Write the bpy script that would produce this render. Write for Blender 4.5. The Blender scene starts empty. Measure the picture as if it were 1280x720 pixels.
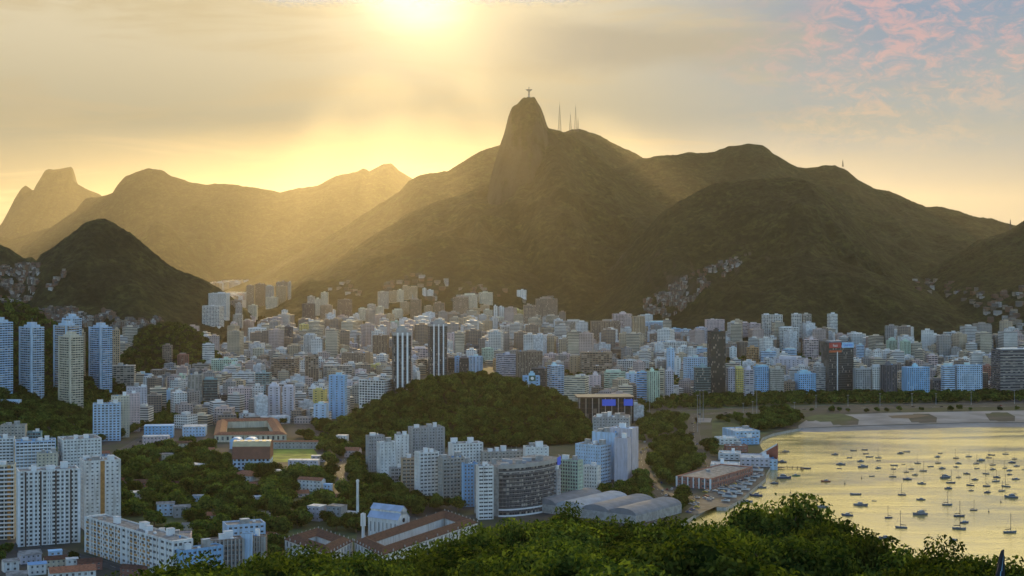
import bpy, math, random
import numpy as np
from mathutils import Vector, Matrix
R = math.radians
SC = bpy.context.scene
COL = SC.collection
random.seed(7)
# ---------------------------------------------------------------- camera
F = 1900.0; H = 220.0; HY = 312.0          # focal length, camera height, horizon row of the survey grid
cam_d = bpy.data.cameras.new('camera'); cam = bpy.data.objects.new('camera', cam_d); COL.objects.link(cam)
cam.location = (0, 0, H); cam.rotation_euler = (R(90), 0, 0)
cam_d.sensor_width = 36; cam_d.lens = 36*F/1280; cam_d.shift_y = -(360-HY)/1280
cam_d.clip_start = 1; cam_d.clip_end = 60000
SC.camera = cam
# ---------------------------------------------------------------- light
SUN_EL, SUN_AZ = 11.0, -3.8
SUN_STR = 5.0; SKY_STR = 0.12; HAZE = 1.95e-5
SC.view_settings.view_transform = 'Standard'; SC.view_settings.look = 'None'
SC.view_settings.exposure = 0.0; SC.view_settings.gamma = 1.0; SC.view_settings.use_curve_mapping = False
SC.cycles.use_denoising = True
SC.cycles.max_bounces = 5; SC.cycles.diffuse_bounces = 2; SC.cycles.glossy_bounces = 3
SC.cycles.transmission_bounces = 2; SC.cycles.volume_bounces = 0; SC.cycles.transparent_max_bounces = 6
SC.cycles.caustics_reflective = False; SC.cycles.caustics_refractive = False
sd = bpy.data.lights.new('sun', 'SUN'); sd.energy = SUN_STR; sd.angle = R(0.3); sd.color = (1.0, .70, .30)
so = bpy.data.objects.new('sun', sd); COL.objects.link(so)
sdir = Vector((math.sin(R(SUN_AZ))*math.cos(R(SUN_EL)), math.cos(R(SUN_AZ))*math.cos(R(SUN_EL)), math.sin(R(SUN_EL))))
so.rotation_euler = sdir.to_track_quat('Z', 'Y').to_euler()

class NT:
    """tiny node tree writer"""
    def __init__(s, tree): s.t = tree; s.n = tree.nodes; s.l = tree.links
    def new(s, ty, **kw):
        n = s.n.new(ty)
        for k, v in kw.items(): setattr(n, k, v)
        return n
    def put(s, sock, v):
        if isinstance(v, bpy.types.NodeSocket): s.l.new(v, sock)
        elif v is not None:
            if isinstance(v, (tuple, list)) and len(v) == 3 and sock.type == 'RGBA': v = (*v, 1)
            sock.default_value = v
    def m(s, op, a, b=None, c=None, clamp=False):
        n = s.new('ShaderNodeMath', operation=op, use_clamp=clamp)
        for i, v in enumerate((a, b, c)):
            if v is not None: s.put(n.inputs[i], v)
        return n.outputs[0]
    def mix(s, f, a, b, mode='MIX'):
        n = s.new('ShaderNodeMix', data_type='RGBA', blend_type=mode)
        s.put(n.inputs[0], f); s.put(n.inputs[6], a); s.put(n.inputs[7], b)
        return n.outputs[2]
    def mr(s, v, a, b, c=0.0, d=1.0, smooth=True):
        n = s.new('ShaderNodeMapRange', interpolation_type='SMOOTHSTEP' if smooth else 'LINEAR')
        s.put(n.inputs[0], v); s.put(n.inputs[1], a); s.put(n.inputs[2], b); s.put(n.inputs[3], c); s.put(n.inputs[4], d)
        return n.outputs[0]
    def noise(s, vec, scale, detail=4, rough=.55, dist=0.0):
        n = s.new('ShaderNodeTexNoise'); s.put(n.inputs['Vector'], vec); n.inputs['Scale'].default_value = scale
        n.inputs['Detail'].default_value = detail; n.inputs['Roughness'].default_value = rough; n.inputs['Distortion'].default_value = dist
        return n.outputs[0]
    def comb(s, x, y, z):
        n = s.new('ShaderNodeCombineXYZ'); s.put(n.inputs[0], x); s.put(n.inputs[1], y); s.put(n.inputs[2], z); return n.outputs[0]
    def sep(s, v):
        n = s.new('ShaderNodeSeparateXYZ'); s.put(n.inputs[0], v); return n.outputs
    def bump(s, h, strength, dist):
        n = s.new('ShaderNodeBump'); s.put(n.inputs['Height'], h); n.inputs['Strength'].default_value = strength
        n.inputs['Distance'].default_value = dist; return n.outputs[0]

wd = bpy.data.worlds.new('World'); SC.world = wd; wd.use_nodes = True
w = NT(wd.node_tree)
for n in list(w.n): w.n.remove(n)
sky = w.new('ShaderNodeTexSky', sky_type='NISHITA'); sky.sun_disc = False
sky.sun_elevation = R(SUN_EL); sky.sun_rotation = R(SUN_AZ); sky.altitude = 100; sky.dust_density = 1.0; sky.ozone_density = 3.0
tc = w.new('ShaderNodeTexCoord'); D_ = tc.outputs['Generated']
sx, sy, sz = w.sep(D_)
az = w.m('MULTIPLY', w.m('ARCTAN2', sx, sy), 57.2958)
el = w.m('MULTIPLY', w.m('ARCSINE', sz), 57.2958)
K = 1.0/SKY_STR
def k(c, g=1.0): return tuple(v*K*g for v in c)
# veil of high cloud round the sun: golden on the sun's side, grey blue to the right
low = w.mix(w.mr(az, -3, 15), k((.36, .31, .20)), k((.54, .48, .38)))
mid = w.mix(w.mr(az, -1, 15), k((.60, .51, .33)), k((.46, .48, .46)))
hi = w.mix(w.mr(az, 0, 14), k((.76, .65, .44)), k((.26, .35, .47)))
c = w.mix(w.mr(el, 1, 5.5), low, mid)
c = w.mix(w.mr(el, 4.5, 9.0), c, hi)
c = w.mix(w.mr(el, 9.8, 14), c, w.mix(w.mr(az, 5, 11), k((.7, .58, .34)), k((3.6, 2.85, 1.15))))  # brighter gold added above the view on the right, for the water to reflect
# streaky cirrus
pl = w.comb(w.m('MULTIPLY', az, .09), w.m('MULTIPLY', el, .62), 0.0)
n1 = w.noise(pl, 1.1, 6, .6, .6)
c = w.mix(w.m('MULTIPLY', w.mr(n1, .48, .66), w.mr(az, 16, 3, .15, .75)), c, k((.66, .53, .32)))
n2 = w.noise(w.comb(w.m('MULTIPLY', az, .10), w.m('MULTIPLY', el, .40), 5.0), 1.0, 5, .55, .4)
c = w.mix(w.m('MULTIPLY', w.mr(n2, .47, .72), .32), c, w.mix(w.mr(az, -4, 10), k((.62, .49, .26)), k((.34, .37, .40))))
# grey bank under the sun
c = w.mix(w.m('MULTIPLY', w.mr(w.m('ABSOLUTE', w.m('SUBTRACT', w.m('ADD', el, w.m('MULTIPLY', n1, 2.0)), 8.6)), 1.3, .2), w.m('MULTIPLY', w.mr(az, -3, 4), w.mr(az, 14, 6))), c, k((.50, .44, .33)))
# small pink flecks, right side
n3 = w.noise(w.comb(w.m('MULTIPLY', az, .75), w.m('MULTIPLY', el, 1.5), 2.0), 1.3, 9, .70, .5)
n4 = w.noise(w.comb(w.m('MULTIPLY', az, .16), w.m('MULTIPLY', el, .30), 9.0), 1.0, 3, .5, .3)
msk = w.m('MULTIPLY', w.m('MULTIPLY', w.mr(az, 6, 13), w.mr(el, 3.0, 5.0)), w.mr(el, 12, 9))
pk = w.m('MULTIPLY', w.m('MULTIPLY', w.mr(n3, .42, .64), w.mr(n4, .30, .52)), msk)
c = w.mix(w.m('MULTIPLY', pk, .62), c, w.mix(w.mr(el, 4, 8), k((.80, .60, .40)), k((.82, .46, .42))))
# sun glow behind the cloud
ds = w.new('ShaderNodeVectorMath', operation='DISTANCE'); w.put(ds.inputs[0], D_); ds.inputs[1].default_value = Vector((math.sin(R(-3.8))*math.cos(R(10.9)), math.cos(R(-3.8))*math.cos(R(10.9)), math.sin(R(10.9))))
gd = ds.outputs['Value']
c = w.mix(w.m('POWER', w.mr(gd, .13, .0), 2.0), c, k((.95, .82, .55)))
c = w.mix(w.m('POWER', w.mr(w.m('ADD', gd, w.m('MULTIPLY', w.m('SUBTRACT', n1, .5), .03)), .058, .012), 1.2), c, k((1.3, 1.25, 1.0)))
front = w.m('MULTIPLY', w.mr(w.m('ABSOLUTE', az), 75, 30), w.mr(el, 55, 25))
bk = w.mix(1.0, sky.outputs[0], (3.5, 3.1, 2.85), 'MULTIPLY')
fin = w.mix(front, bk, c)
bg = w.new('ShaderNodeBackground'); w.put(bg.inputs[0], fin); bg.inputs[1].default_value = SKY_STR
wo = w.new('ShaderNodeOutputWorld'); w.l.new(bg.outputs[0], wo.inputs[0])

# ---------------------------------------------------------------- numpy noise
def _h(ix, iy, s):
    n = (ix.astype(np.int64)*374761393 + iy.astype(np.int64)*668265263 + s*1442695041) & 0xffffffff
    n = ((n ^ (n >> 13))*1274126177) & 0xffffffff
    return ((n ^ (n >> 16)) & 0xffff)/65535.0
def vn(x, y, s=0):
    xi = np.floor(x); yi = np.floor(y); fx = x-xi; fy = y-yi
    fx = fx*fx*(3-2*fx); fy = fy*fy*(3-2*fy)
    a = _h(xi, yi, s); b = _h(xi+1, yi, s); c = _h(xi, yi+1, s); d = _h(xi+1, yi+1, s)
    return (a+(b-a)*fx)*(1-fy)+(c+(d-c)*fx)*fy
def fbm(x, y, s=0, o=4):
    t = 0; a = .5; n = 0
    for i in range(o):
        t = t+a*vn(x, y, s+i*17); n += a; x = x*2.03+5.1; y = y*2.03+3.7; a *= .5
    return t/n
def ridged(x, y, s=0, o=4):
    t = 0; a = .5; n = 0
    for i in range(o):
        t = t+a*(1-np.abs(2*vn(x, y, s+i*13)-1)); n += a; x = x*2.1+1.3; y = y*2.1+7.7; a *= .5
    return t/n

# ---------------------------------------------------------------- terrain
ZG = 3.0
class Ridge:
    """a ridge surveyed as (column, row) at distance D; Wf, Wb its reach towards and away from the viewer"""
    def __init__(s, name, pts, D, Wf, Wb, p=1.15, gul=.30, gs=260., can=5., cs=14., seed=0, rock=0, warp=.25, sharp=0):
        s.name, s.D, s.Wf, s.Wb, s.p, s.gul, s.gs, s.can, s.cs, s.seed, s.rock, s.warp, s.sharp = name, D, Wf, Wb, p, gul, gs, can, cs, seed, rock, warp, sharp
        P = np.array(pts, float); s.X = (P[:, 0]-640)/F*D; s.Z = H+(HY-P[:, 1])/F*D
        s.lo, s.hi = s.X[0], s.X[-1]
    def z(s, X, Y, fine=True):
        dy = Y-s.D+s.Wf*.16*(fbm(X/(s.gs*3), Y*0, s.seed+3, 2)-.5)*2*0.6
        t = np.where(dy < 0, -dy/s.Wf, dy/s.Wb)
        tc_ = np.clip(t, 0, 1)
        Xw = X+s.warp*s.gs*4*tc_*(fbm(X/(s.gs*2.2), Y/(s.gs*2.2), s.seed+9, 3)-.5)
        zr = np.interp(Xw, s.X, s.Z)
        # smooth a ridge outwards so that the slope below is not an extrusion of its outline
        k = s.gs*.5*tc_+1
        zs = (np.interp(Xw-k, s.X, s.Z)+np.interp(Xw+k, s.X, s.Z)+np.interp(Xw-2*k, s.X, s.Z)+np.interp(Xw+2*k, s.X, s.Z))/4
        m = np.clip(tc_*3, 0, 1); zr = zr*(1-m)+zs*m
        if s.sharp: f = np.clip(1-tc_**1.12, 0, 1)
        else:
            f = (1-tc_)**s.p; f = np.where(tc_ < .08, 1-(1-f)*(tc_/.08)**.5*1.0, f)
        g = s.gul*tc_*(1-tc_)*4*.5*(ridged(Xw/s.gs, Y/(s.gs*2.4), s.seed, 4)-.62)*2
        base = ZG-12
        hgt = np.maximum(zr-base, 0)
        z = base+hgt*np.clip(f+g*np.minimum(hgt/200, 1), -1, 1.0)
        if fine:
            z = z+s.can*(ridged(X/s.cs, Y/s.cs, s.seed+5, 2)-.6)*1.1+s.can*1.8*(fbm(X/(s.cs*5), Y/(s.cs*5), s.seed+6, 3)-.5)
        edge = np.minimum(X-s.lo, s.hi-X)
        z = np.where(edge < 0, base, z)
        return np.where(t > 1, base, z)
RG = [
 Ridge('mountain', [(-30,330),(2,300),(12,288),(18,262),(24,245),(30,235),(34,232),(42,238),(47,238),(50,228),(56,219),(59,213),(62,212),(76,212),(92,209),(94,212),(94,224),(100,230),(112,237),(128,243),(150,260),(200,300)], 12000, 1500, 1500, can=6, cs=60, gs=500, gul=.15, seed=1, rock=1, warp=.1),
 Ridge('mountain', [(-140,290),(-40,288),(0,294),(20,299),(45,292),(70,283),(100,262),(112,248),(130,246),(148,240),(152,230),(160,221),(175,215),(190,211),(205,213),(218,221),(245,229),(262,232),(272,230),(300,232),(330,237),(352,241),(370,236),(398,233),(420,221),(445,215),(455,210),(462,214),(480,206),(490,205),(498,213),(520,226),(560,250),(640,300),(700,330)], 9200, 1500, 1500, can=7, cs=45, gs=600, gul=.30, seed=2),
 Ridge('hill', [(120,372),(165,300),(185,282),(195,276),(210,282),(230,305),(262,338),(285,360)], 7600, 900, 900, can=6, cs=35, gs=400, seed=12),
 Ridge('mountain', [(250,375),(310,350),(345,330),(380,312),(430,284),(470,258),(500,240),(512,226),(525,220),(560,215),(575,206),(590,197),(612,186),(640,180),(690,172),(715,163),(725,163),(745,168),(768,180),(795,192),(815,205),(850,225),(900,250),(1000,290),(1100,330)], 6900, 1700, 1200, can=6, cs=32, gs=420, seed=3, gul=.35),
 Ridge('mountain', [(700,260),(760,215),(800,197),(830,193),(850,192),(862,189),(880,190),(897,188),(915,181),(940,177),(958,179),(966,184),(972,190),(990,199),(1003,206),(1015,208),(1040,205),(1052,205),(1066,211),(1080,222),(1100,233),(1120,238),(1145,250),(1165,258),(1182,258),(1205,264),(1222,270),(1240,272),(1262,281),(1290,290),(1400,320)], 6300, 1800, 1200, can=6, cs=30, gs=420, seed=4, gul=.4),
 Ridge('mountain', [(250,400),(330,380),(380,346),(410,332),(440,312),(470,292),(492,279),(505,268),(520,262),(545,250),(575,242),(600,231),(625,222),(650,195),(670,168),(684,157),(700,161),(720,169),(738,181),(748,192),(762,204),(785,222),(800,232),(825,250),(860,285),(900,320),(960,370),(1000,400)], 5250, 1500, 900, can=6, cs=24, gs=330, seed=5, gul=.5),
 Ridge('mountain', [(590,330),(600,290),(606,258),(611,236),(614,218),(620,198),(626,178),(631,164),(635,147),(640,134),(647,130),(651,125),(655,121.5),(668,121.5),(672,128),(676,134),(680,145),(684,158),(700,176),(716,200),(735,235),(752,280),(765,330)], 5250, 400, 330, can=3.5, cs=16, gs=110, seed=6, gul=.14, rock=2, warp=.05, sharp=1),
 Ridge('hill', [(330,400),(352,376),(366,362),(378,353),(388,350),(402,352),(430,346),(448,336),(462,323),(480,318),(520,303),(560,296),(610,300),(660,320),(720,340),(780,352),(830,372),(870,400)], 4500, 560, 900, can=6, cs=20, gs=240, seed=7),
 Ridge('mountain', [(690,420),(740,360),(780,315),(810,283),(832,262),(850,250),(868,241),(888,232),(905,228),(935,226),(965,225),(985,222),(1000,224),(1014,231),(1030,240),(1044,250),(1056,264),(1075,285),(1092,300),(1110,316),(1130,334),(1148,350),(1165,375),(1185,405)], 4400, 1050, 900, can=5.5, cs=20, gs=280, seed=8, rock=1, gul=.5),
 Ridge('hill', [(800,420),(840,398),(880,372),(930,342),(970,324),(1010,320),(1050,325),(1090,338),(1120,351),(1160,370),(1200,385),(1240,402),(1270,420)], 3750, 520, 700, can=5.5, cs=18, gs=200, seed=9, rock=1, gul=.42),
 Ridge('hill', [(1080,420),(1120,385),(1150,352),(1170,336),(1200,318),(1225,301),(1245,296),(1262,290),(1282,276),(1320,262),(1400,240),(1500,235)], 4700, 1300, 900, can=6, cs=20, gs=300, seed=10),
 Ridge('hill', [(1120,425),(1160,405),(1195,388),(1230,372),(1262,362),(1300,345),(1400,330)], 3650, 420, 700, can=6, cs=18, gs=200, seed=14),
 Ridge('hill', [(-220,300),(-60,300),(0,307),(14,314),(28,324),(38,322),(48,335),(62,362),(80,400)], 4100, 700, 700, can=5, cs=18, gs=240, seed=11),
 Ridge('hill', [(22,420),(30,370),(36,345),(42,326),(48,317),(60,311),(75,300),(90,290),(103,279),(114,275),(127,274),(139,279),(160,290),(180,309),(205,328),(228,340),(252,348),(272,360),(290,373),(302,386),(312,400)], 3600, 520, 520, can=6.5, cs=17, gs=190, seed=13, gul=.22, p=1.0),
 Ridge('hill', [(-260,340),(-120,350),(0,376),(25,383),(50,398),(75,415),(100,432),(120,450),(150,480),(175,500)], 2300, 680, 400, can=0, cs=14, gs=160, seed=15, gul=.15, p=1.0),
 Ridge('hill', [(158,450),(166,432),(174,420),(188,411),(206,407),(224,406),(240,411),(256,422),(264,436),(272,450)], 2700, 170, 170, can=0, cs=12, gs=90, seed=16, gul=.1, p=.8),
 Ridge('hill', [(405,552),(425,534),(450,517),(480,500),(510,487),(540,478),(570,474),(600,472),(640,476),(665,483),(690,494),(710,507),(728,525),(745,548)], 1850, 215, 190, can=0, cs=12, gs=100, seed=17, gul=.1, p=.8),
]
CREST = ([-400,100,180,232,300,352,384,412,470,500,524,552,580,606,630,655,684,716,748,778,804,830,856,884,908,932,960,984,1004,1026,1043,1064,1092,1118,1140,1172,1196,1222,1246,1272,1400,1700],[810,775,732,722,720,712,710,708,712,710,702,698,692,686,680,672,664,656,656,666,670,674,670,666,672,672,670,672,682,694,694,700,712,720,730,716,706,712,722,734,760,790])
def hero_hill(X, Y):
    # the hill the viewer stands on
    r = np.sqrt((X*.55)**2+(np.maximum(Y, -1e9))**2)
    z = np.interp(r, [0, 20, 60, 100, 140, 205, 260, 340, 480, 650], [216, 212, 204, 196.5, 190, 182, 150, 95, 30, -6])
    D = np.maximum(Y, 8.0); col = 640+F*X/D
    row = np.interp(col, CREST[0], CREST[1])+6
    lim = H+(HY-row)*D/F-8.2
    z = np.where((Y > 8) & (r < 260), np.minimum(z, lim), z)
    z = np.where(r >= 205, np.minimum(z, H+(HY-row)*205/F-8.2-(r-205)*.62), z)
    return z+1.2*(fbm(X/30, Y/30, 77, 3)-.5)
def terrain(X, Y, fine=False):
    X = np.asarray(X, float); Y = np.asarray(Y, float)
    z = np.maximum(np.full(np.broadcast(X, Y).shape, ZG), hero_hill(X, Y))
    X, Y = np.broadcast_arrays(X, Y); z = np.array(z)
    for r_ in RG:
        k_ = (Y > r_.D-r_.Wf*1.15) & (Y < r_.D+r_.Wb*1.05) & (X > r_.lo) & (X < r_.hi)
        if k_.any(): z[k_] = np.maximum(z[k_], r_.z(X[k_], Y[k_], fine))
    return z
def hit(x, y, d0=700., d1=9000., n=800):
    """where the line of sight through survey point (x, y) meets the land"""
    D = np.geomspace(d0, d1, n); X = (x-640)/F*D; Z = H+(HY-y)/F*D
    z = terrain(X, D); i = np.argmax(Z <= z)
    if Z[i] > z[i]: i = n-1
    return float(X[i]), float(D[i]), float(z[i])
def flat(x, y, z=ZG):
    D = (H-z)*F/(y-HY); return ((x-640)/F*D, D)

# ---------------------------------------------------------------- mesh helpers
def tag(o, label=None, cat=None, group=None, kind=None):
    if label: o['label'] = label
    if cat: o['category'] = cat
    if group: o['group'] = group
    if kind: o['kind'] = kind
    return o
def empty(name, loc, rz=0):
    o = bpy.data.objects.new(name, None); COL.objects.link(o); o.location = loc; o.rotation_euler = (0, 0, rz); o.empty_display_size = 1
    return o
def link(name, me, parent=None, loc=(0, 0, 0), rz=0, color=None):
    o = bpy.data.objects.new(name, me); COL.objects.link(o); o.location = loc; o.rotation_euler = (0, 0, rz)
    if parent: o.parent = parent
    if color: o.color = (*color, 1)
    return o
class MB:
    def __init__(s): s.v = []; s.f = []; s.m = []; s.uv = []
    def quad(s, a, b, c, d, m=0, uv=None):
        i = len(s.v); s.v += [a, b, c, d]; s.f.append((i, i+1, i+2, i+3)); s.m.append(m); s.uv.append(uv or ((0, 0),)*4)
    def tri(s, a, b, c, m=0):
        i = len(s.v); s.v += [a, b, c]; s.f.append((i, i+1, i+2)); s.m.append(m); s.uv.append(((0, 0),)*3)
    def box(s, x0, x1, y0, y1, z0, z1, m=0, top=None, bottom=False):
        q = s.quad
        q((x0,y0,z0),(x1,y0,z0),(x1,y0,z1),(x0,y0,z1),m); q((x1,y1,z0),(x0,y1,z0),(x0,y1,z1),(x1,y1,z1),m)
        q((x0,y1,z0),(x0,y0,z0),(x0,y0,z1),(x0,y1,z1),m); q((x1,y0,z0),(x1,y1,z0),(x1,y1,z1),(x1,y0,z1),m)
        q((x0,y0,z1),(x1,y0,z1),(x1,y1,z1),(x0,y1,z1), m if top is None else top)
        if bottom: q((x0,y1,z0),(x1,y1,z0),(x1,y0,z0),(x0,y0,z0),m)
    def cyl(s, cx, cy, z0, z1, r0, r1=None, n=12, m=0, cap=True):
        r1 = r0 if r1 is None else r1
        P = [(math.cos(2*math.pi*i/n), math.sin(2*math.pi*i/n)) for i in range(n)]
        for i in range(n):
            a = P[i]; b = P[(i+1) % n]
            s.quad((cx+a[0]*r0,cy+a[1]*r0,z0),(cx+b[0]*r0,cy+b[1]*r0,z0),(cx+b[0]*r1,cy+b[1]*r1,z1),(cx+a[0]*r1,cy+a[1]*r1,z1),m)
            if cap: s.tri((cx+a[0]*r1,cy+a[1]*r1,z1),(cx+b[0]*r1,cy+b[1]*r1,z1),(cx,cy,z1),m)
    def bar(s, p, q, r, n=4, m=0, r1=None):
        p = Vector(p); q = Vector(q); d = (q-p).normalized(); a = d.orthogonal().normalized(); b = d.cross(a); r1 = r if r1 is None else r1
        P = [a*math.cos(2*math.pi*i/n)+b*math.sin(2*math.pi*i/n) for i in range(n)]
        for i in range(n):
            A = P[i]; B = P[(i+1) % n]
            s.quad(tuple(p+A*r), tuple(p+B*r), tuple(q+B*r1), tuple(q+A*r1), m)
    def mesh(s, name, mats):
        me = bpy.data.meshes.new(name); me.from_pydata(s.v, [], s.f)
        for mt in mats: me.materials.append(mt)
        me.polygons.foreach_set('material_index', s.m)
        ul = me.uv_layers.new(name='UVMap'); fl = [c for f in s.uv for p in f for c in p]; ul.data.foreach_set('uv', fl)
        me.update(); return me
    def obj(s, name, mats, parent=None, loc=(0, 0, 0), rz=0, color=None):
        return link(name, s.mesh(name, mats if isinstance(mats, (list, tuple)) else [mats]), parent, loc, rz, color)
def np_mesh(name, V, Q, mats, tri=False, smooth=False, midx=None):
    me = bpy.data.meshes.new(name); n = 3 if tri else 4
    V = np.ascontiguousarray(V, np.float32); Q = np.ascontiguousarray(Q, np.int32)
    me.vertices.add(len(V)); me.vertices.foreach_set('co', V.ravel())
    me.loops.add(Q.size); me.loops.foreach_set('vertex_index', Q.ravel())
    me.polygons.add(len(Q)); me.polygons.foreach_set('loop_start', np.arange(0, Q.size, n, dtype=np.int32))
    try: me.polygons.foreach_set('loop_total', np.full(len(Q), n, np.int32))
    except Exception: pass
    for mt in mats: me.materials.append(mt)
    if midx is not None: me.polygons.foreach_set('material_index', np.ascontiguousarray(midx, np.int32))
    me.polygons.foreach_set('use_smooth', np.full(len(Q), smooth))
    me.update(calc_edges=True); me.validate(); return me

# ---------------------------------------------------------------- materials
def mat(name):
    m = bpy.data.materials.new(name); m.use_nodes = True; t = NT(m.node_tree)
    b = t.n['Principled BSDF']; return m, t, b
def plain(name, col, rough=.7, metal=0, var=.12, sc=.15):
    m, t, b = mat(name); g = t.new('ShaderNodeNewGeometry').outputs['Position']
    n = t.noise(g, sc, 4)
    c = t.mix(t.mr(n, .35, .65), tuple(v*(1-var) for v in col), tuple(min(1, v*(1+var)) for v in col))
    t.put(b.inputs['Base Color'], c); b.inputs['Roughness'].default_value = rough; b.inputs['Metallic'].default_value = metal
    return m
def objcol(name, rough=.75, dirt=.25):
    m, t, b = mat(name); oi = t.new('ShaderNodeObjectInfo'); g = t.new('ShaderNodeNewGeometry').outputs['Position']
    n = t.noise(t.new('ShaderNodeVectorMath', operation='MULTIPLY').outputs[0] if 0 else g, .12, 5)
    t.put(b.inputs['Base Color'], t.mix(t.mr(n, .3, .7), t.mix(1, oi.outputs['Color'], (1-dirt,)*3, 'MULTIPLY'), oi.outputs['Color']))
    b.inputs['Roughness'].default_value = rough; return m
def facade(name, x0, x1, y0, y1, glass=(.018, .024, .032), curtain=.25, mull=0, spandrel=None):
    """wall with window openings; the UV map counts bays and storeys; the object's colour is the paint"""
    m, t, b = mat(name); uv = t.new('ShaderNodeUVMap').outputs[0]; u, v, _ = t.sep(uv)
    oi = t.new('ShaderNodeObjectInfo'); fu = t.m('FRACT', u); fv = t.m('FRACT', v)
    inu = t.m('MULTIPLY', t.m('GREATER_THAN', fu, x0), t.m('LESS_THAN', fu, x1))
    inv = t.m('MULTIPLY', t.m('GREATER_THAN', fv, y0), t.m('LESS_THAN', fv, y1))
    mk = t.m('MULTIPLY', inu, inv)
    if mull: mk = t.m('MULTIPLY', mk, t.m('GREATER_THAN', t.m('ABSOLUTE', t.m('SUBTRACT', fu, .5)), .035))
    wn = t.new('ShaderNodeTexWhiteNoise', noise_dimensions='4D'); t.put(wn.inputs['Vector'], t.comb(t.m('FLOOR', u), t.m('FLOOR', v), 0.0)); t.put(wn.inputs['W'], oi.outputs['Random'])
    r1, r2, _ = t.sep(wn.outputs['Color'])
    gl = t.mix(t.m('MULTIPLY', t.m('GREATER_THAN', r1, 1-curtain), r2), glass, (.42, .38, .32))
    g = t.new('ShaderNodeNewGeometry').outputs['Position']
    st = t.noise(t.comb(t.m('MULTIPLY', t.sep(g)[0], .35), t.m('MULTIPLY', t.sep(g)[1], .35), t.m('MULTIPLY', t.sep(g)[2], .05)), 1.0, 4)
    wall = t.mix(t.mr(st, .25, .7), t.mix(1, oi.outputs['Color'], (.72, .70, .67), 'MULTIPLY'), oi.outputs['Color'])
    if spandrel: wall = t.mix(inu, wall, t.mix(1, oi.outputs['Color'], spandrel, 'MULTIPLY'))
    t.put(b.inputs['Base Color'], t.mix(mk, wall, gl)); t.put(b.inputs['Roughness'], t.m('SUBTRACT', .8, t.m('MULTIPLY', mk, .62)))
    b.inputs['Specular IOR Level'].default_value = .3
    t.put(b.inputs['Normal'], t.bump(t.m('SUBTRACT', 1.0, mk), .6, .25))
    return m
M = {}
M['grid'] = facade('wall_punched_windows', .24, .76, .28, .80)
M['band'] = facade('wall_ribbon_windows', -.1, 1.1, .36, .84, curtain=.4)
M['balcony'] = facade('wall_behind_balconies', .08, .92, .34, .96, curtain=.45)
M['strips'] = facade('wall_window_strips', .30, .74, .22, .92, spandrel=(.35, .33, .31))
M['blank'] = facade('wall_few_windows', .36, .64, .35, .72)
M['glass'] = facade('wall_curtain_glass', .06, .94, .14, .97, glass=(.02, .03, .035), curtain=.12)
M['frame'] = facade('wall_deep_frames', .14, .86, .16, .84, curtain=.3)
M['paint'] = objcol('painted_render')
M['roof'] = plain('roof_felt', (.22, .215, .21), .9, var=.35, sc=.25)
M['roofw'] = plain('roof_pale', (.55, .56, .56), .8, var=.25, sc=.3)
M['tile'] = plain('clay_tiles', (.26, .10, .055), .85, var=.3, sc=.6)
M['tiled'] = plain('old_clay_tiles', (.085, .036, .024), .95, var=.35, sc=.5)
M['conc'] = plain('concrete', (.34, .33, .31), .85, var=.2, sc=.3)
M['white'] = plain('white_paint', (.78, .78, .77), .6, var=.08)
M['blue'] = plain('pale_blue_paint', (.36, .60, .85), .6, var=.08)
M['tank'] = plain('blue_tank_plastic', (.12, .30, .55), .5)
M['darkmetal'] = plain('dark_metal', (.05, .05, .055), .5, .3)
M['metal'] = plain('galvanised_metal', (.34, .36, .39), .55, .2)
M['orange'] = plain('ochre_panel', (.42, .22, .07), .8, var=.2, sc=.5)
M['stone'] = plain('pale_stone', (.38, .36, .33), .8)
M['redp'] = plain('red_brick', (.30, .09, .06), .85)
M['wood'] = plain('dark_timber', (.09, .06, .045), .8)
m_, t_, b_ = mat('window_glass'); oi_ = t_.new('ShaderNodeObjectInfo')
t_.put(b_.inputs['Base Color'], t_.mix(t_.m('POWER', oi_.outputs['Random'], 5.0), (.012, .016, .022), (.26, .24, .21))); b_.inputs['Roughness'].default_value = .25; b_.inputs['Specular IOR Level'].default_value = .3; M['pane'] = m_
M['screen'] = plain('screen_off', (.01, .08, .6), .4)
m_, t_, b_ = mat('lit_screen_blue'); b_.inputs['Base Color'].default_value = (.02, .07, .32, 1); b_.inputs['Emission Color'].default_value = (.02, .10, 1, 1); b_.inputs['Emission Strength'].default_value = .22; M['lit'] = m_
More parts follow.
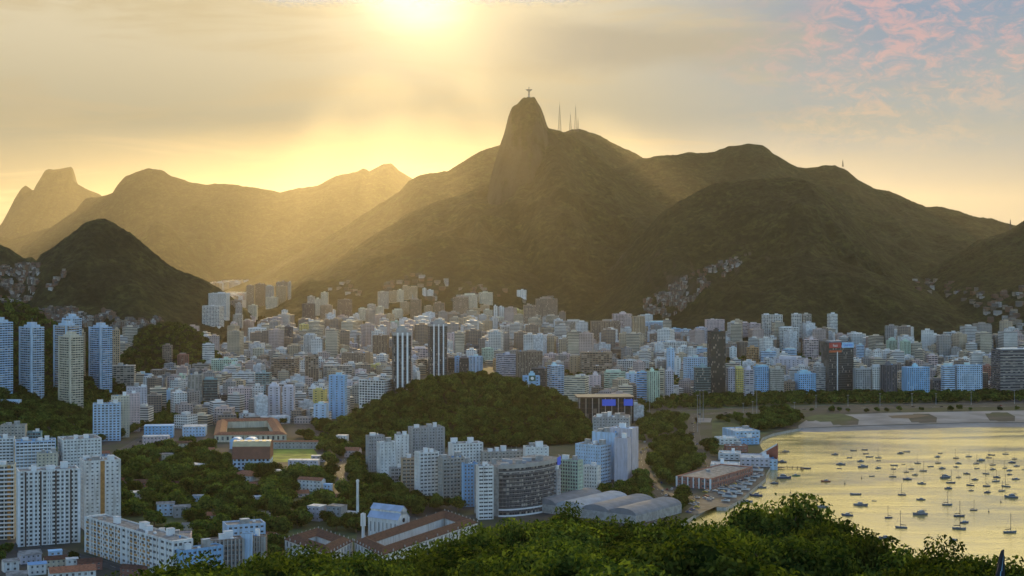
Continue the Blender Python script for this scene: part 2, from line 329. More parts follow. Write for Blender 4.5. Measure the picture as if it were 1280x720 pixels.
# ---------------------------------------------------------------- foliage and land materials
def slope_mat(name, rock=0, c1=(.010, .016, .009), c2=(.028, .036, .018), cs=1/15.):
    m, t, b = mat(name); ge = t.new('ShaderNodeNewGeometry'); g = ge.outputs['Position']; nz = t.sep(ge.outputs['Normal'])[2]
    vo = t.new('ShaderNodeTexVoronoi'); t.put(vo.inputs['Vector'], g); vo.inputs['Scale'].default_value = cs
    cell = vo.outputs['Color']; r1 = t.sep(cell)[0]
    col = t.mix(r1, c1, c2)
    big = t.noise(g, .0035, 5)
    col = t.mix(t.mr(big, .35, .68), col, t.mix(1, col, (1.2, 1.15, .9), 'MULTIPLY'))
    med = t.noise(g, .014, 4, .6); col = t.mix(1, col, t.mix(t.mr(med, .36, .64), (.62, .64, .66), (1.35, 1.3, 1.2)), 'MULTIPLY')
    fine = t.noise(g, .07, 6, .7)
    col = t.mix(1, col, t.mix(t.mr(fine, .3, .7), (.35, .38, .40), (1.8, 1.75, 1.4)), 'MULTIPLY')
    hgt = t.m('ADD', t.m('MULTIPLY', vo.outputs['Distance'], -.35), t.m('MULTIPLY', fine, 22.0))
    if rock:
        px, py, pz = t.sep(g)
        st = t.noise(t.comb(t.m('MULTIPLY', px, .012), t.m('MULTIPLY', py, .012), t.m('MULTIPLY', pz, .0035)), 1.0, 7, .62)
        rcol = t.mix(t.mr(st, .35, .65), (.028, .028, .022), (.075, .066, .055))
        if rock == 2: mk = t.m('MULTIPLY', t.mr(t.m('ADD', t.m('MULTIPLY', st, .9), nz), 1.0, .82), .85)
        else: mk = t.m('MULTIPLY', t.mr(nz, .72, .60), t.mr(t.noise(g, .0028, 4), .50, .60))
        col = t.mix(mk, col, rcol)
    t.put(b.inputs['Base Color'], col); b.inputs['Roughness'].default_value = .95
    b.inputs['Specular IOR Level'].default_value = .15
    t.put(b.inputs['Normal'], t.bump(hgt, .8, 1.0)); return m
SL = {0: slope_mat('forested_slope'), 1: slope_mat('forest_and_rock_slope', 1), 2: slope_mat('granite_dome', 2)}
M['under'] = slope_mat('hill_soil_and_scrub', 0, (.012, .02, .007), (.03, .042, .014), 1/8.)
def leaf_mat(name, a, b2, trans=.35):
    m = bpy.data.materials.new(name); m.use_nodes = True; t = NT(m.node_tree); t.n.remove(t.n['Principled BSDF'])
    oi = t.new('ShaderNodeObjectInfo'); g = t.new('ShaderNodeNewGeometry'); tcx = t.new('ShaderNodeTexCoord')
    n = t.noise(tcx.outputs['Object'], .35, 3); ri = g.outputs['Random Per Island']
    c = t.mix(t.mr(t.m('ADD', t.m('MULTIPLY', n, .7), t.m('MULTIPLY', ri, .3)), .3, .7), a, b2)
    c = t.mix(t.m('MULTIPLY', oi.outputs['Random'], .75), c, t.mix(1, c, (1.1, .95, .8), 'MULTIPLY'))
    hs = t.new('ShaderNodeHueSaturation'); t.put(hs.inputs['Color'], c); t.put(hs.inputs['Value'], t.m('ADD', .5, t.m('MULTIPLY', t.m('FRACT', t.m('MULTIPLY', oi.outputs['Random'], 7.3)), 1.05)))
    c = hs.outputs[0]
    d = t.new('ShaderNodeBsdfDiffuse'); t.put(d.inputs[0], c); tr = t.new('ShaderNodeBsdfTranslucent'); t.put(tr.inputs[0], t.mix(1, c, (1.5, 1.6, .5), 'MULTIPLY'))
    mx = t.new('ShaderNodeMixShader'); mx.inputs[0].default_value = trans; t.l.new(d.outputs[0], mx.inputs[1]); t.l.new(tr.outputs[0], mx.inputs[2])
    t.l.new(mx.outputs[0], t.n['Material Output'].inputs[0]); return m
M['leaf'] = leaf_mat('broad_leaves', (.012, .030, .008), (.088, .125, .030), .42)
M['leaffar'] = leaf_mat('tree_foliage', (.014, .036, .010), (.095, .145, .036), .3)
M['bark'] = plain('bark', (.10, .075, .05), .95, var=.3, sc=2)
# ---------------------------------------------------------------- land, water, roads
def ground_mat():
    m, t, b = mat('city_ground'); g = t.new('ShaderNodeNewGeometry').outputs['Position']
    a = t.mix(t.mr(t.noise(g, .02, 5), .35, .65), (.028, .028, .028), (.065, .06, .055))
    gr = t.mix(t.noise(g, .12, 4), (.018, .03, .010), (.042, .055, .02))
    t.put(b.inputs['Base Color'], t.mix(t.mr(t.noise(g, .009, 6, .6), .46, .56), a, gr)); b.inputs['Roughness'].default_value = .9; return m
M['ground'] = ground_mat()
M['sand'] = plain('beach_sand', (.28, .255, .24), .95, var=.22, sc=.02)
M['grass'] = plain('mown_grass', (.24, .28, .035), .95, var=.3, sc=.08)
M['park'] = plain('park_grass', (.05, .075, .022), .95, var=.35, sc=.06)
M['asphalt'] = plain('asphalt', (.045, .044, .043), .85, var=.2, sc=.08)
M['pave'] = plain('pale_paving', (.085, .08, .075), .85, var=.45, sc=.1)
M['line'] = plain('road_paint', (.6, .6, .58), .7)
shore = [(1640,527),(1280,528),(1220,528),(1150,530),(1080,532),(1030,534),(1002,535),(985,538),(966,542),(953,547),(949,554),(953,562),(962,572),(964,582),(958,592),(957,598),(940,612),(925,625),(908,634),(896,634),(888,628),(880,636),(866,645),(850,656),(820,690),(760,750)]
SW = [flat(x, y) for x, y in shore]
from mathutils.geometry import tessellate_polygon
def poly_obj(name, pts, z, m, kind='structure', label=None, cat=None):
    vs = [(p[0], p[1], z) for p in pts] if not callable(z) else [(p[0], p[1], z(i)) for i, p in enumerate(pts)]
    T = tessellate_polygon([[Vector((v[0], v[1], 0)) for v in vs]])
    fs = []
    for a, b, c in T:
        n = (Vector(vs[b])-Vector(vs[a])).cross(Vector(vs[c])-Vector(vs[a])); fs.append((a, b, c) if n.z > 0 else (a, c, b))
    me = bpy.data.meshes.new(name); me.from_pydata(vs, [], fs); me.materials.append(m); me.update()
    return tag(link(name, me), label, cat, kind=kind)
land = SW+[(SW[-1][0]-60, -3000), (-15000, -3000), (-15000, 19500), (15000, 19500), (15000, SW[0][1]+20)]
poly_obj('ground', land, ZG, M['ground'])
q = MB()
for a, b in zip(SW[6:-1], SW[7:]): q.quad((a[0], a[1], ZG-.05), (b[0], b[1], ZG-.05), (b[0], b[1], -3), (a[0], a[1], -3))
q.quad((SW[-1][0], SW[-1][1], ZG-.05), (SW[-1][0]-60, -3000, ZG-.05), (SW[-1][0]-60, -3000, -3), (SW[-1][0], SW[-1][1], -3))
tag(q.obj('quay_edge', M['conc']), kind='structure')
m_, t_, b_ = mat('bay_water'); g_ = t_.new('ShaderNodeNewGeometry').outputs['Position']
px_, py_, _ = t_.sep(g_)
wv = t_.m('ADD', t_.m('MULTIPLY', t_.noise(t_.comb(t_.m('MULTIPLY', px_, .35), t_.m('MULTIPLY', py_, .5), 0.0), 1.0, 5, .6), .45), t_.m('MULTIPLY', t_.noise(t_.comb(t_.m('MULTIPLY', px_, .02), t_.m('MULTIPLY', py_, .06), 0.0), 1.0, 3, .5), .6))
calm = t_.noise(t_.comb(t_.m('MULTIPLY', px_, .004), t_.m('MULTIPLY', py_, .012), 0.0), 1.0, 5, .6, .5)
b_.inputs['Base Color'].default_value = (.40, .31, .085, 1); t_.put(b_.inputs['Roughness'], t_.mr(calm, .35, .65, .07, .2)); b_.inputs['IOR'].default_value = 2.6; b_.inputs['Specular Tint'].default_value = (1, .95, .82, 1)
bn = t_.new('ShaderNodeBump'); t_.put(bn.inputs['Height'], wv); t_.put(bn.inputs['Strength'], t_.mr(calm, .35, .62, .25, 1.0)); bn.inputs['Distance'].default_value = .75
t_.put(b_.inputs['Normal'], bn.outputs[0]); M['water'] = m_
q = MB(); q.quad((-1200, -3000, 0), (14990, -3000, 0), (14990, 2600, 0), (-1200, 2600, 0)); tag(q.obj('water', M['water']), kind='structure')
# beach
top = [(1640,511),(1280,513),(1220,514),(1170,515),(1110,516),(1060,518),(1025,520),(1006,525),(998,532)]
bw = [(1640,527),(1280,528),(1220,528),(1150,530),(1080,532),(1030,534),(1002,535)]
def reach(L, n):
    L = sorted(L); xs = np.linspace(998, 1640, n); return [flat(x, np.interp(x, [p[0] for p in L], [p[1] for p in L])) for x in xs]
A = reach(top, 60); B = reach(bw, 60); V = []; Q = []
for i in range(60):
    a = np.array(A[i]); b = np.array(B[i])
    for j, (t, z) in enumerate(((0, 3.05), (.5, 3.10), (.98, 3.02), (1.06, 1.2), (1.25, -.6))):
        p = a+(b-a)*t; V.append((p[0], p[1], z+.25*math.sin(i*.7+j)*(j in (1,))))
for i in range(59):
    for j in range(4): k0 = i*5+j; Q.append((k0, k0+1, k0+6, k0+5))
tag(link('beach', np_mesh('beach', V, Q, [M['sand']])), kind='structure')
poly_obj('grass', [flat(*p) for p in [(1003,522),(1020,519),(1050,517),(1066,521),(1062,525),(1040,527),(1012,528)]], 3.20, M['park'])
poly_obj('grass', [flat(*p) for p in [(1110,520),(1150,518),(1162,520),(1140,523),(1115,523)]], 3.40, M['wood'])
poly_obj('grass', [flat(*p) for p in [(860,514),(1280,499),(1640,497),(1640,491),(1280,492),(860,497)]], 3.012, M['park'])
poly_obj('grass', [flat(*p) for p in [(800,560),(868,556),(872,590),(835,612),(800,600)]], 3.012, M['park'])
poly_obj('grass', [flat(*p) for p in [(868,522),(890,523),(888,528),(870,528)]], 3.02, M['sand'])
poly_obj('grass', [flat(*p) for p in [(890,524),(1000,516),(1003,521),(990,530),(950,545),(905,560),(890,560)]], 3.016, M['park'])
poly_obj('grass', [flat(*p) for p in [(150,590),(290,600),(430,620),(450,650),(440,700),(330,720),(150,650)]], 3.012, M['park'])
poly_obj('plaza', [flat(*p) for p in [(900,590),(955,584),(957,598),(940,612),(925,625),(908,634),(896,633),(870,644),(855,640),(890,612)]], 3.03, M['pave'])
poly_obj('playing_field', [flat(*p) for p in [(334,561),(391,560),(404,577),(341,578)]], 3.05, M['grass'])
ROADS = []
M['kerb'] = plain('kerb_stone', (.11, .105, .10), .9)
def road(pts, wid, m='asphalt', z=3.02, dash=True):
    P = [np.array(flat(*p)) for p in pts]
    # resample
    S = [P[0]]
    for a, b in zip(P[:-1], P[1:]):
        n = max(1, int(np.linalg.norm(b-a)/12)); S += [a+(b-a)*(i+1)/n for i in range(n)]
    for _ in range(8): S = [S[0]]+[(S[i-1]+S[i]*2+S[i+1])/4 for i in range(1, len(S)-1)]+[S[-1]]
    ROADS.append((np.array(S), wid))
    V = []; Q = []; D = MB(); K = MB()
    nrm = []
    for i in range(len(S)):
        d = S[min(i+1, len(S)-1)]-S[max(i-1, 0)]; d = d/np.linalg.norm(d); nrm.append(np.array((-d[1], d[0])))
    for p, n in zip(S, nrm): V += [(*(p-n*wid/2), z), (*(p+n*wid/2), z)]
    for i in range(len(S)-1): Q.append((2*i, 2*i+2, 2*i+3, 2*i+1))
    tag(link('road', np_mesh('road', V, Q, [M[m]])), kind='structure')
    for i in range(len(S)-1):
        for s in (-1, 1):
            a = S[i]+nrm[i]*s*(wid/2+.3); b = S[i+1]+nrm[i+1]*s*(wid/2+.3); u = nrm[i]*.5*s
            K.quad((*a, z+.13), (*b, z+.13), (*(b+u), z+.13), (*(a+u), z+.13)); K.quad((*a, z), (*b, z), (*b, z+.13), (*a, z+.13))
        if i % 2 == 0:
            a, b = S[i], S[i]*.4+S[i+1]*.6
            for o in ((0,) if wid < 16 else (-wid/4, 0, wid/4)):
                n = nrm[i]; D.quad(*[(*v, z+.006) for v in (a+n*(o-.12), b+n*(o-.12), b+n*(o+.12), a+n*(o+.12))])
    tag(K.obj('kerb', M['kerb']), kind='structure')
    if dash: tag(D.obj('road_marking', M['line']), kind='structure')
    return S
AV = road([(800,522),(860,519),(930,514.5),(1000,511.5),(1100,509.5),(1280,507.5),(1640,505)], 18)
AV2 = road([(800,515),(860,513),(930,510),(1000,507.5),(1100,505.8),(1280,504),(1640,501)], 12)
R2 = road([(866,522),(868,545),(870,562),(886,582),(884,592),(862,603),(838,620),(815,650),(790,680)], 12)
R3 = road([(812,556),(800,572),(806,590),(816,606),(832,622)], 11)
R4 = road([(300,512),(235,530),(196,538),(168,556),(128,578),(60,600),(-40,640)], 13)
R5 = road([(640,575),(560,590),(480,585),(430,570),(424,588),(431,600),(430,612),(408,624),(360,640)], 9)
R6 = road([(440,560),(400,545),(375,530),(300,512)], 9)
R7 = road([(45,682),(120,700),(200,730)], 9)
R8 = road([(800,548),(835,546),(866,540)], 11)
# ---------------------------------------------------------------- hills and mountains
def hill_mesh(r, cell):
    dx = cell*1.0; x0, x1 = r.lo+1, r.hi-1
    xs = np.arange(x0, x1, dx); ys = np.arange(r.D-r.Wf*1.12, r.D+r.Wb*.8, cell*1.3)
    X, Y = np.meshgrid(xs, ys); Z = r.z(X, Y)
    ny, nx = X.shape; idx = np.arange(nx*ny).reshape(ny, nx)
    a = idx[:-1, :-1].ravel(); b = idx[:-1, 1:].ravel(); c = idx[1:, 1:].ravel(); d = idx[1:, :-1].ravel()
    zf = Z.ravel(); keep = np.maximum.reduce([zf[a], zf[b], zf[c], zf[d]]) > ZG-6
    Qd = np.stack([a, b, c, d], 1)[keep]; V = np.stack([X.ravel(), Y.ravel(), zf], 1)
    u, inv = np.unique(Qd, return_inverse=True)
    return np_mesh(r.name, V[u], inv.reshape(-1, 4), [SL[r.rock]], smooth=True)
for r_ in RG:
    cell = max(3.2, r_.D/1900*1.35)
    if r_.D < 3000: r_.can = 1.2
    tag(link(r_.name, hill_mesh(r_, cell)), kind='structure')
xs = np.arange(-1150, 1160, 9.0); ys = np.arange(-700, 700, 9.0)
X, Y = np.meshgrid(xs, ys); Z = hero_hill(X, Y); ny, nx = X.shape; idx = np.arange(nx*ny).reshape(ny, nx)
Qd = np.stack([idx[:-1, :-1].ravel(), idx[:-1, 1:].ravel(), idx[1:, 1:].ravel(), idx[1:, :-1].ravel()], 1)
zf = Z.ravel(); Qd = Qd[np.max(zf[Qd], 1) > -4]
tag(link('hill', np_mesh('hill', np.stack([X.ravel(), Y.ravel(), zf], 1), Qd, [M['under']], smooth=True)), kind='structure')
# ---------------------------------------------------------------- air
q = MB(); q.box(-15500, 15500, -3500, 20000, -30, 905, bottom=True)
m = bpy.data.materials.new('haze'); m.use_nodes = True; t = NT(m.node_tree); t.n.remove(t.n['Principled BSDF'])
pv = t.new('ShaderNodeVolumePrincipled'); pv.inputs['Color'].default_value = (.98, .90, .72, 1); pv.inputs['Density'].default_value = HAZE; pv.inputs['Anisotropy'].default_value = .80
t.l.new(pv.outputs[0], t.n['Material Output'].inputs['Volume'])
tag(q.obj('haze', m), kind='stuff')
# ---------------------------------------------------------------- sheet added high above to block the sun; its gaps are placed for sunbeams
ZC = 5000.
def mask_pt(col, row, D):
    X = (col-640)/F*D; z0 = H+(HY-row)/F*D; t_ = (ZC-z0)/math.tan(R(SUN_EL)); return X+t_*math.sin(R(SUN_AZ)), D+t_*math.cos(R(SUN_AZ))
GAPS = [(750,250,5050,60,300,1),(845,300,4700,75,300,1),(935,330,4080,125,460,1),(1015,395,3850,60,260,.9),(390,395,3950,300,600,.9),(520,415,3300,200,500,.8),(620,425,3100,100,350,.7),(270,425,2900,90,300,.6),(640,690,170,110,700,.55),(330,640,1300,60,250,.9),(190,600,1400,50,220,.8),(840,625,1320,50,240,.8),(470,560,1700,50,240,.7)]
q = MB(); q.quad((-5200, 21500, ZC), (1900, 21500, ZC), (1900, 33500, ZC), (-5200, 33500, ZC))
m = bpy.data.materials.new('sun_mask_sheet'); m.use_nodes = True; t = NT(m.node_tree); t.n.remove(t.n['Principled BSDF'])
g = t.new('ShaderNodeNewGeometry').outputs['Position']; x, y, z = t.sep(g)
wob = t.noise(t.comb(t.m('MULTIPLY', x, .004), t.m('MULTIPLY', y, .0012), 3.0), 1.0, 3, .5)
al = t.m('MULTIPLY', t.mr(y, 21500, 22600), t.m('MULTIPLY', t.mr(x, -5200, -4300), t.mr(x, 1900, 900)))
# the back edge: close on the left, so the far valleys lie in the sun; farther off on the right
lim = t.mr(x, -2300, -1300, 30000, 29850)
al = t.m('MULTIPLY', al, t.mr(t.m('SUBTRACT', t.m('ADD', y, t.m('MULTIPLY', wob, 1500)), lim), 900, -900))
for col, row, D, rx, ry, op in GAPS:
    hx, hy = mask_pt(col, row, D)
    ds = t.m('SQRT', t.m('ADD', t.m('POWER', t.m('ABSOLUTE', t.m('DIVIDE', t.m('SUBTRACT', x, hx), rx)), 2.0), t.m('POWER', t.m('ABSOLUTE', t.m('DIVIDE', t.m('SUBTRACT', y, hy), ry)), 2.0)))
    al = t.m('MULTIPLY', al, t.m('SUBTRACT', 1.0, t.m('MULTIPLY', t.mr(t.m('ADD', ds, t.m('MULTIPLY', wob, .5)), 1.5, .9), op)))
d = t.new('ShaderNodeBsdfTranslucent'); d.inputs[0].default_value = (.8, .8, .8, 1); tr = t.new('ShaderNodeBsdfTransparent')
mx = t.new('ShaderNodeMixShader'); t.put(mx.inputs[0], al); t.l.new(tr.outputs[0], mx.inputs[1]); t.l.new(d.outputs[0], mx.inputs[2]); t.l.new(mx.outputs[0], t.n['Material Output'].inputs[0])
tag(q.obj('added_sun_mask', m), kind='stuff')
# ---------------------------------------------------------------- buildings
PAL = dict(W=((.80,.79,.75),'white'), B=((.50,.66,.82),'pale blue'), S=((.30,.54,.80),'bright blue'), C=((.70,.63,.48),'cream'), P=((.70,.54,.52),'pink'),
 L=((.58,.55,.60),'lilac'), G=((.40,.40,.40),'grey'), D=((.13,.13,.15),'dark grey'), K=((.025,.025,.03),'black'), N=((.30,.23,.18),'brown'), T=((.52,.39,.26),'tan'),
 Y=((.74,.58,.20),'yellow'), O=((.55,.32,.15),'orange tan'), E=((.52,.66,.52),'pale green'), Q=((.22,.36,.38),'teal'), R=((.36,.16,.12),'red brown'), A=((.46,.43,.38),'stone grey'))
STYLE = dict(grid=(3.2,'apartment block'), band=(4.0,'ribbon windowed block'), balcony=(5.0,'balconied block'), strips=(2.6,'ribbed block'), blank=(7.0,'blank sided block'), glass=(1.6,'glass block'), frame=(3.6,'framed block'))
FOOT = []      # footprints already taken: centre, half sizes, turn
def taken(x, y, m=2.0):
    for cx, cy, hx, hy, c_, s_ in FOOT:
        dx = x-cx; dy = y-cy
        if abs(dx) > 90 and abs(dx) > hx+hy: continue
        if abs(dx*c_+dy*s_) < hx+m and abs(-dx*s_+dy*c_) < hy+m: return True
    return False
def fit(x0, x1, yb, th, r, D=None):
    xc = (x0+x1)/2
    if D is None: X, D, z = hit(xc, yb)
    else: z = H+(HY-yb)*D/F
    t = R(th); wm = (x1-x0)/F*D; a = wm/(math.cos(t)+r*abs(math.sin(t))); X = (xc-640)/F*D
    for _ in range(5):
        b = a*r; cy = D+(a*abs(math.sin(t))+b*math.cos(t))/2
        px = []
        for sx_, sy_ in ((-1,-1),(1,-1),(1,1),(-1,1)):
            u = sx_*a/2; v = sy_*b/2; px.append(640+F*(X+u*math.cos(t)-v*math.sin(t))/(cy+u*math.sin(t)+v*math.cos(t)))
        w_ = max(px)-min(px); a *= (x1-x0)/w_; X += (xc-(max(px)+min(px))/2)/F*cy
    return X, cy, z, a, a*r, t, D
def roof_stuff(root, a, b, h, rnd, col, big=True, own=True):
    """lift house, tanks and plant standing on the roof"""
    w1 = a*rnd.uniform(.22, .72) if rnd.random() < .5 else min(a*.4, 7); d1 = min(b*.7, max(5, w1*.6)); ox = rnd.uniform(-.13, .13)*a; oy = rnd.uniform(-.05, .15)*b
    q = MB(); hh = rnd.uniform(2.6, 4.6); q.box(ox-w1/2, ox+w1/2, oy-d1/2, oy+d1/2, h, h+hh, 0, 1)
    if big and rnd.random() < .3: q.box(ox-w1*.28, ox+w1*.28, oy-d1*.3, oy+d1*.3, h+hh, h+hh+2.2, 0, 1)
    q.obj('roof_hut', [M['paint'], M['roofw'] if rnd.random() < .5 else M['roof']], root, color=col)
    if big:
        for i in range(rnd.randint(1, 2)):
            tx = rnd.uniform(-.36, .36)*a; ty = rnd.uniform(-.36, .3)*b
            if abs(tx-ox) < w1/2+1.4 and abs(ty-oy) < d1/2+1.4: continue
            q = MB(); q.cyl(tx, ty, h, h+1.9, 1.2, n=8); q.obj('water_tank', [M['tank'] if rnd.random() < .5 else M['white']], root)
def body(q, a, b, h, style, bay, flo, side='same', drop=8, par=.9, roofm=1, blank_sides=False):
    """four walls with bay and storey coordinates, parapet and roof"""
    nb = max(1, round(a/bay)); ns = max(1, round(b/bay)); nf = max(1, round(h/flo))
    for (p, r_, n) in (((-a/2,-b/2),(a/2,-b/2),nb),((a/2,-b/2),(a/2,b/2),ns),((a/2,b/2),(-a/2,b/2),nb),((-a/2,b/2),(-a/2,-b/2),ns)):
        bl = blank_sides and n == ns and p[0] == r_[0]
        u1 = 0 if bl else n
        q.quad((*p,0),(*r_,0),(*r_,h),(*p,h),0,((0,0),(u1,0),(u1,nf),(0,nf)))
        q.quad((*p,-drop),(*r_,-drop),(*r_,0),(*p,0),2)
        q.quad((*p,h),(*r_,h),(*r_,h+par),(*p,h+par),2)
    i = .35
    q.quad((-a/2+i,-b/2+i,h),(a/2-i,-b/2+i,h),(a/2-i,b/2-i,h),(-a/2+i,b/2-i,h),roofm)
    for x0,x1,y0,y1 in ((-a/2,a/2,-b/2,-b/2+i),(-a/2,a/2,b/2-i,b/2),(-a/2,-a/2+i,-b/2+i,b/2-i),(a/2-i,a/2,-b/2+i,b/2-i)):
        q.quad((x0,y0,h+par),(x1,y0,h+par),(x1,y1,h+par),(x0,y1,h+par),2)
    q.quad((-a/2+i,b/2-i,h),(a/2-i,b/2-i,h),(a/2-i,b/2-i,h+par),(-a/2+i,b/2-i,h+par),2); q.quad((a/2-i,-b/2+i,h),(-a/2+i,-b/2+i,h),(-a/2+i,-b/2+i,h+par),(a/2-i,-b/2+i,h+par),2)
    return nb, ns, nf
def slabs(q, a, b, h, nf, out=.35, th=.35, m=2, sides=True, up=0):
    for i in range(1, nf+1):
        z = h*i/nf-th; o = out
        q.box(-a/2-(o if sides else 0), a/2+(o if sides else 0), -b/2-o, b/2+(o if sides else 0), z, z+th+up, m, bottom=True)
BUILD = []
def tower(spec, phrase=None, own=True, D=None, kindname='apartment_block'):
    """one building seen as box x0..x1, roof row yt, ground row yb; returns its root"""
    x0, x1, yt, yb, st, ck = spec[:6]; th = spec[6] if len(spec) > 6 else None; r = spec[7] if len(spec) > 7 else None
    rnd = random.Random(int(x0*31+yt*17+yb)); xc = (x0+x1)/2
    if th is None: th = rnd.choice([-1, 1])*rnd.uniform(2, 9)-(xc-640)/1280*10
    if r is None: r = rnd.uniform(.5, .9)
    X, Y, z, a, b, t, D0 = fit(x0, x1, yb, th, r, D)
    h = H+(HY-yt)*D0/F-z
    h = max(h, 4); col, cname = PAL[ck]; bay, sname = STYLE[st]; flo = 3.1 if st != 'glass' else 3.5
    q = MB(); nb, ns, nf = body(q, a, b, h, st, bay, flo, blank_sides=(st in ('blank', 'grid') and rnd.random() < .5), roofm=1)
    if st == 'balcony': slabs(q, a, b, h, nf, .9, .28, 2, sides=rnd.random() < .5, up=.75)
    elif st == 'band': slabs(q, a, b, h, nf, .25, .7, 2)
    elif st == 'strips':
        n = max(2, round(a/bay/2))
        for i in range(n+1): x = -a/2+a*i/n; q.box(x-.35, x+.35, -b/2-.5, -b/2, 0, h+.9, 2)
        n = max(2, round(b/bay/2))
        for i in range(n+1):
            y = -b/2+b*i/n
            q.box(-a/2-.5, -a/2, y-.35, y+.35, 0, h+.5, 2); q.box(a/2, a/2+.5, y-.35, y+.35, 0, h+.5, 2)
    elif st == 'frame':
        n = max(1, round(a/bay)); slabs(q, a, b, h, nf, .45, .5, 2)
        for i in range(n+1): x = -a/2+a*i/n; q.box(x-.3, x+.3, -b/2-.44, -b/2, 0, h+.9, 2)
    root = q.obj(kindname, [M[st], M['roofw'] if rnd.random() < .45 else M['roof'], M['paint']], None, (X, Y, z), t, col)
    root['category'] = 'building'
    FOOT.append((X, Y, a/2, b/2, math.cos(t), math.sin(t)))
    px = (x1-x0)*(yb-yt)
    roof_stuff(root, a, b, h, rnd, tuple(min(.8, v*1.15+.04) for v in col), big=px > 260)
    size = 'low' if h < 22 else 'tall' if h > 62 else ''
    if D0 > 2500 and h < 62 and h > 45: size = 'mid height'
    BUILD.append((root, phrase, X/Y, Y, ' '.join(v for v in (size, cname, sname) if v)))
    return root, X, Y, z, a, b, h, t
ORD = ['first','second','third','fourth','fifth','sixth','seventh','eighth','ninth','tenth','eleventh','twelfth','thirteenth','fourteenth','fifteenth','sixteenth','seventeenth','eighteenth','nineteenth','twentieth','twenty-first','twenty-second','twenty-third','twenty-fourth','twenty-fifth','twenty-sixth','twenty-seventh','twenty-eighth','twenty-ninth','thirtieth','thirty-first','thirty-second','thirty-third','thirty-fourth','thirty-fifth']
def ordinal_labels(items, group, row=26):
    """items: (object, text, sideways position, distance, phrase): count them off from the left, in rows if many"""
    items = sorted(items, key=lambda t: t[3]); n = len(items); rows = max(1, math.ceil(n/row)); per = math.ceil(n/rows)
    for k_ in range(rows):
        for i, (o, txt, sx_, D, ph) in enumerate(sorted(items[k_*per:(k_+1)*per], key=lambda t: t[2])):
            rw = '' if rows == 1 else (' in nearest row' if k_ == 0 else ' in farthest row' if k_ == rows-1 else f' in {ORD[k_]} row')
            lb = f'{txt}, {ORD[i]} from left{rw} {ph}'; w_ = lb.split()
            if len(w_) > 16: lb = lb.replace(' the ', ' '); w_ = lb.split()
            if len(w_) > 16: print('LONG', lb)
            o['label'] = lb; o['group'] = group
ZONES = {}
def zone(phrase, group, specs, **kw):
    for s in specs: tower(s, phrase, **kw)
    ZONES[phrase] = group
zone('of towers on the dark left slope', 'tall towers on the left slope', [])
# --- mid town, left of the round green hill
zone('around the left knoll', 'blocks near the left knoll', [
 (137,169,458,486,'balcony','A',8,.5),(139,150,413,470,'grid','T',10,.6),(101,107,416,470,'grid','T',0,.8),(203,216,432,455,'grid','N',-6,.5),(222,236,444,470,'strips','R',5,.6),(235,254,469,508,'strips','A',4,.7),(240,263,456,472,'band','A',3,.6),(188,222,463,480,'grid','N',4,.5),(188,220,480,490,'grid','L',3,.4),(204,226,489,505,'blank','B',6,.5),
 (253,268,431,460,'band','W',12,.8),(254,272,475,508,'glass','Q',10,.8),(274,290,466,487,'frame','L',-8,.7),(264,297,450,476,'grid','E',10,.6),(278,300,457,480,'band','E',14,.6),(219,232,470,490,'grid','E',0,.7),(272,288,494,512,'glass','D',5,.8),(170,190,468,480,'band','B',0,.6),(205,220,455,466,'grid','G',0,.8)])
zone('near the two lilac slabs', 'blocks round the lilac slabs', [
 (290,319,467,492,'band','W',6,.5),(319,340,467,502,'balcony','Q',-6,.7),(285,314,486,516,'grid','P',10,.7),(335,352,484,524,'blank','L',-4,.6),(353,369,484,524,'blank','L',-4,.6),(339,374,449,482,'balcony','N',-12,.6),(362,384,483,510,'grid','G',-8,.7),(381,398,446,487,'frame','N',14,.6),(385,400,486,512,'balcony','W',14,.7),(391,409,488,518,'blank','Y',-10,.6),(392,411,506,530,'blank','B',-14,.6),(411,434,470,524,'blank','S',-10,.55),
 (313,323,447,462,'grid','W',0,.8),(325,338,452,464,'blank','L',0,.7),(300,315,433,448,'blank','P',5,.6),(310,333,411,442,'grid','W',8,.7),(320,334,425,442,'grid','E',0,.7),(338,350,412,432,'grid','E',0,.6),(316,330,436,452,'grid','C',0,.7),(346,358,465,480,'grid','P',4,.6)])
zone('below the valley gap', 'blocks below the valley gap', [
 (261,287,367,398,'strips','W',-12,.5),(253,280,383,408,'frame','W',-16,.6),(288,302,376,388,'grid','N',0,.7),(294,303,380,396,'grid','G',5,.8),(291,304,394,408,'grid','A',0,.7),(308,318,357,388,'grid','N',6,.8),(319,332,355,384,'strips','N',-6,.7),(332,343,358,384,'grid','A',6,.7),(345,360,353,378,'grid','N',6,.6),(346,359,358,380,'strips','T',-6,.7),(360,364,353,375,'grid','A',0,.9),
 (352,360,388,400,'blank','W',0,.7),(325,345,402,428,'grid','N',4,.6),(310,320,400,420,'grid','P',0,.8),(345,362,403,420,'grid','N',0,.7),(355,366,409,442,'strips','D',-5,.8),(349,356,408,430,'blank','C',0,.8),(338,347,413,428,'grid','A',0,.8),(310,322,382,396,'grid','C',0,.7),(332,348,372,386,'grid','C',0,.7),(288,297,404,418,'blank','P',0,.7)])
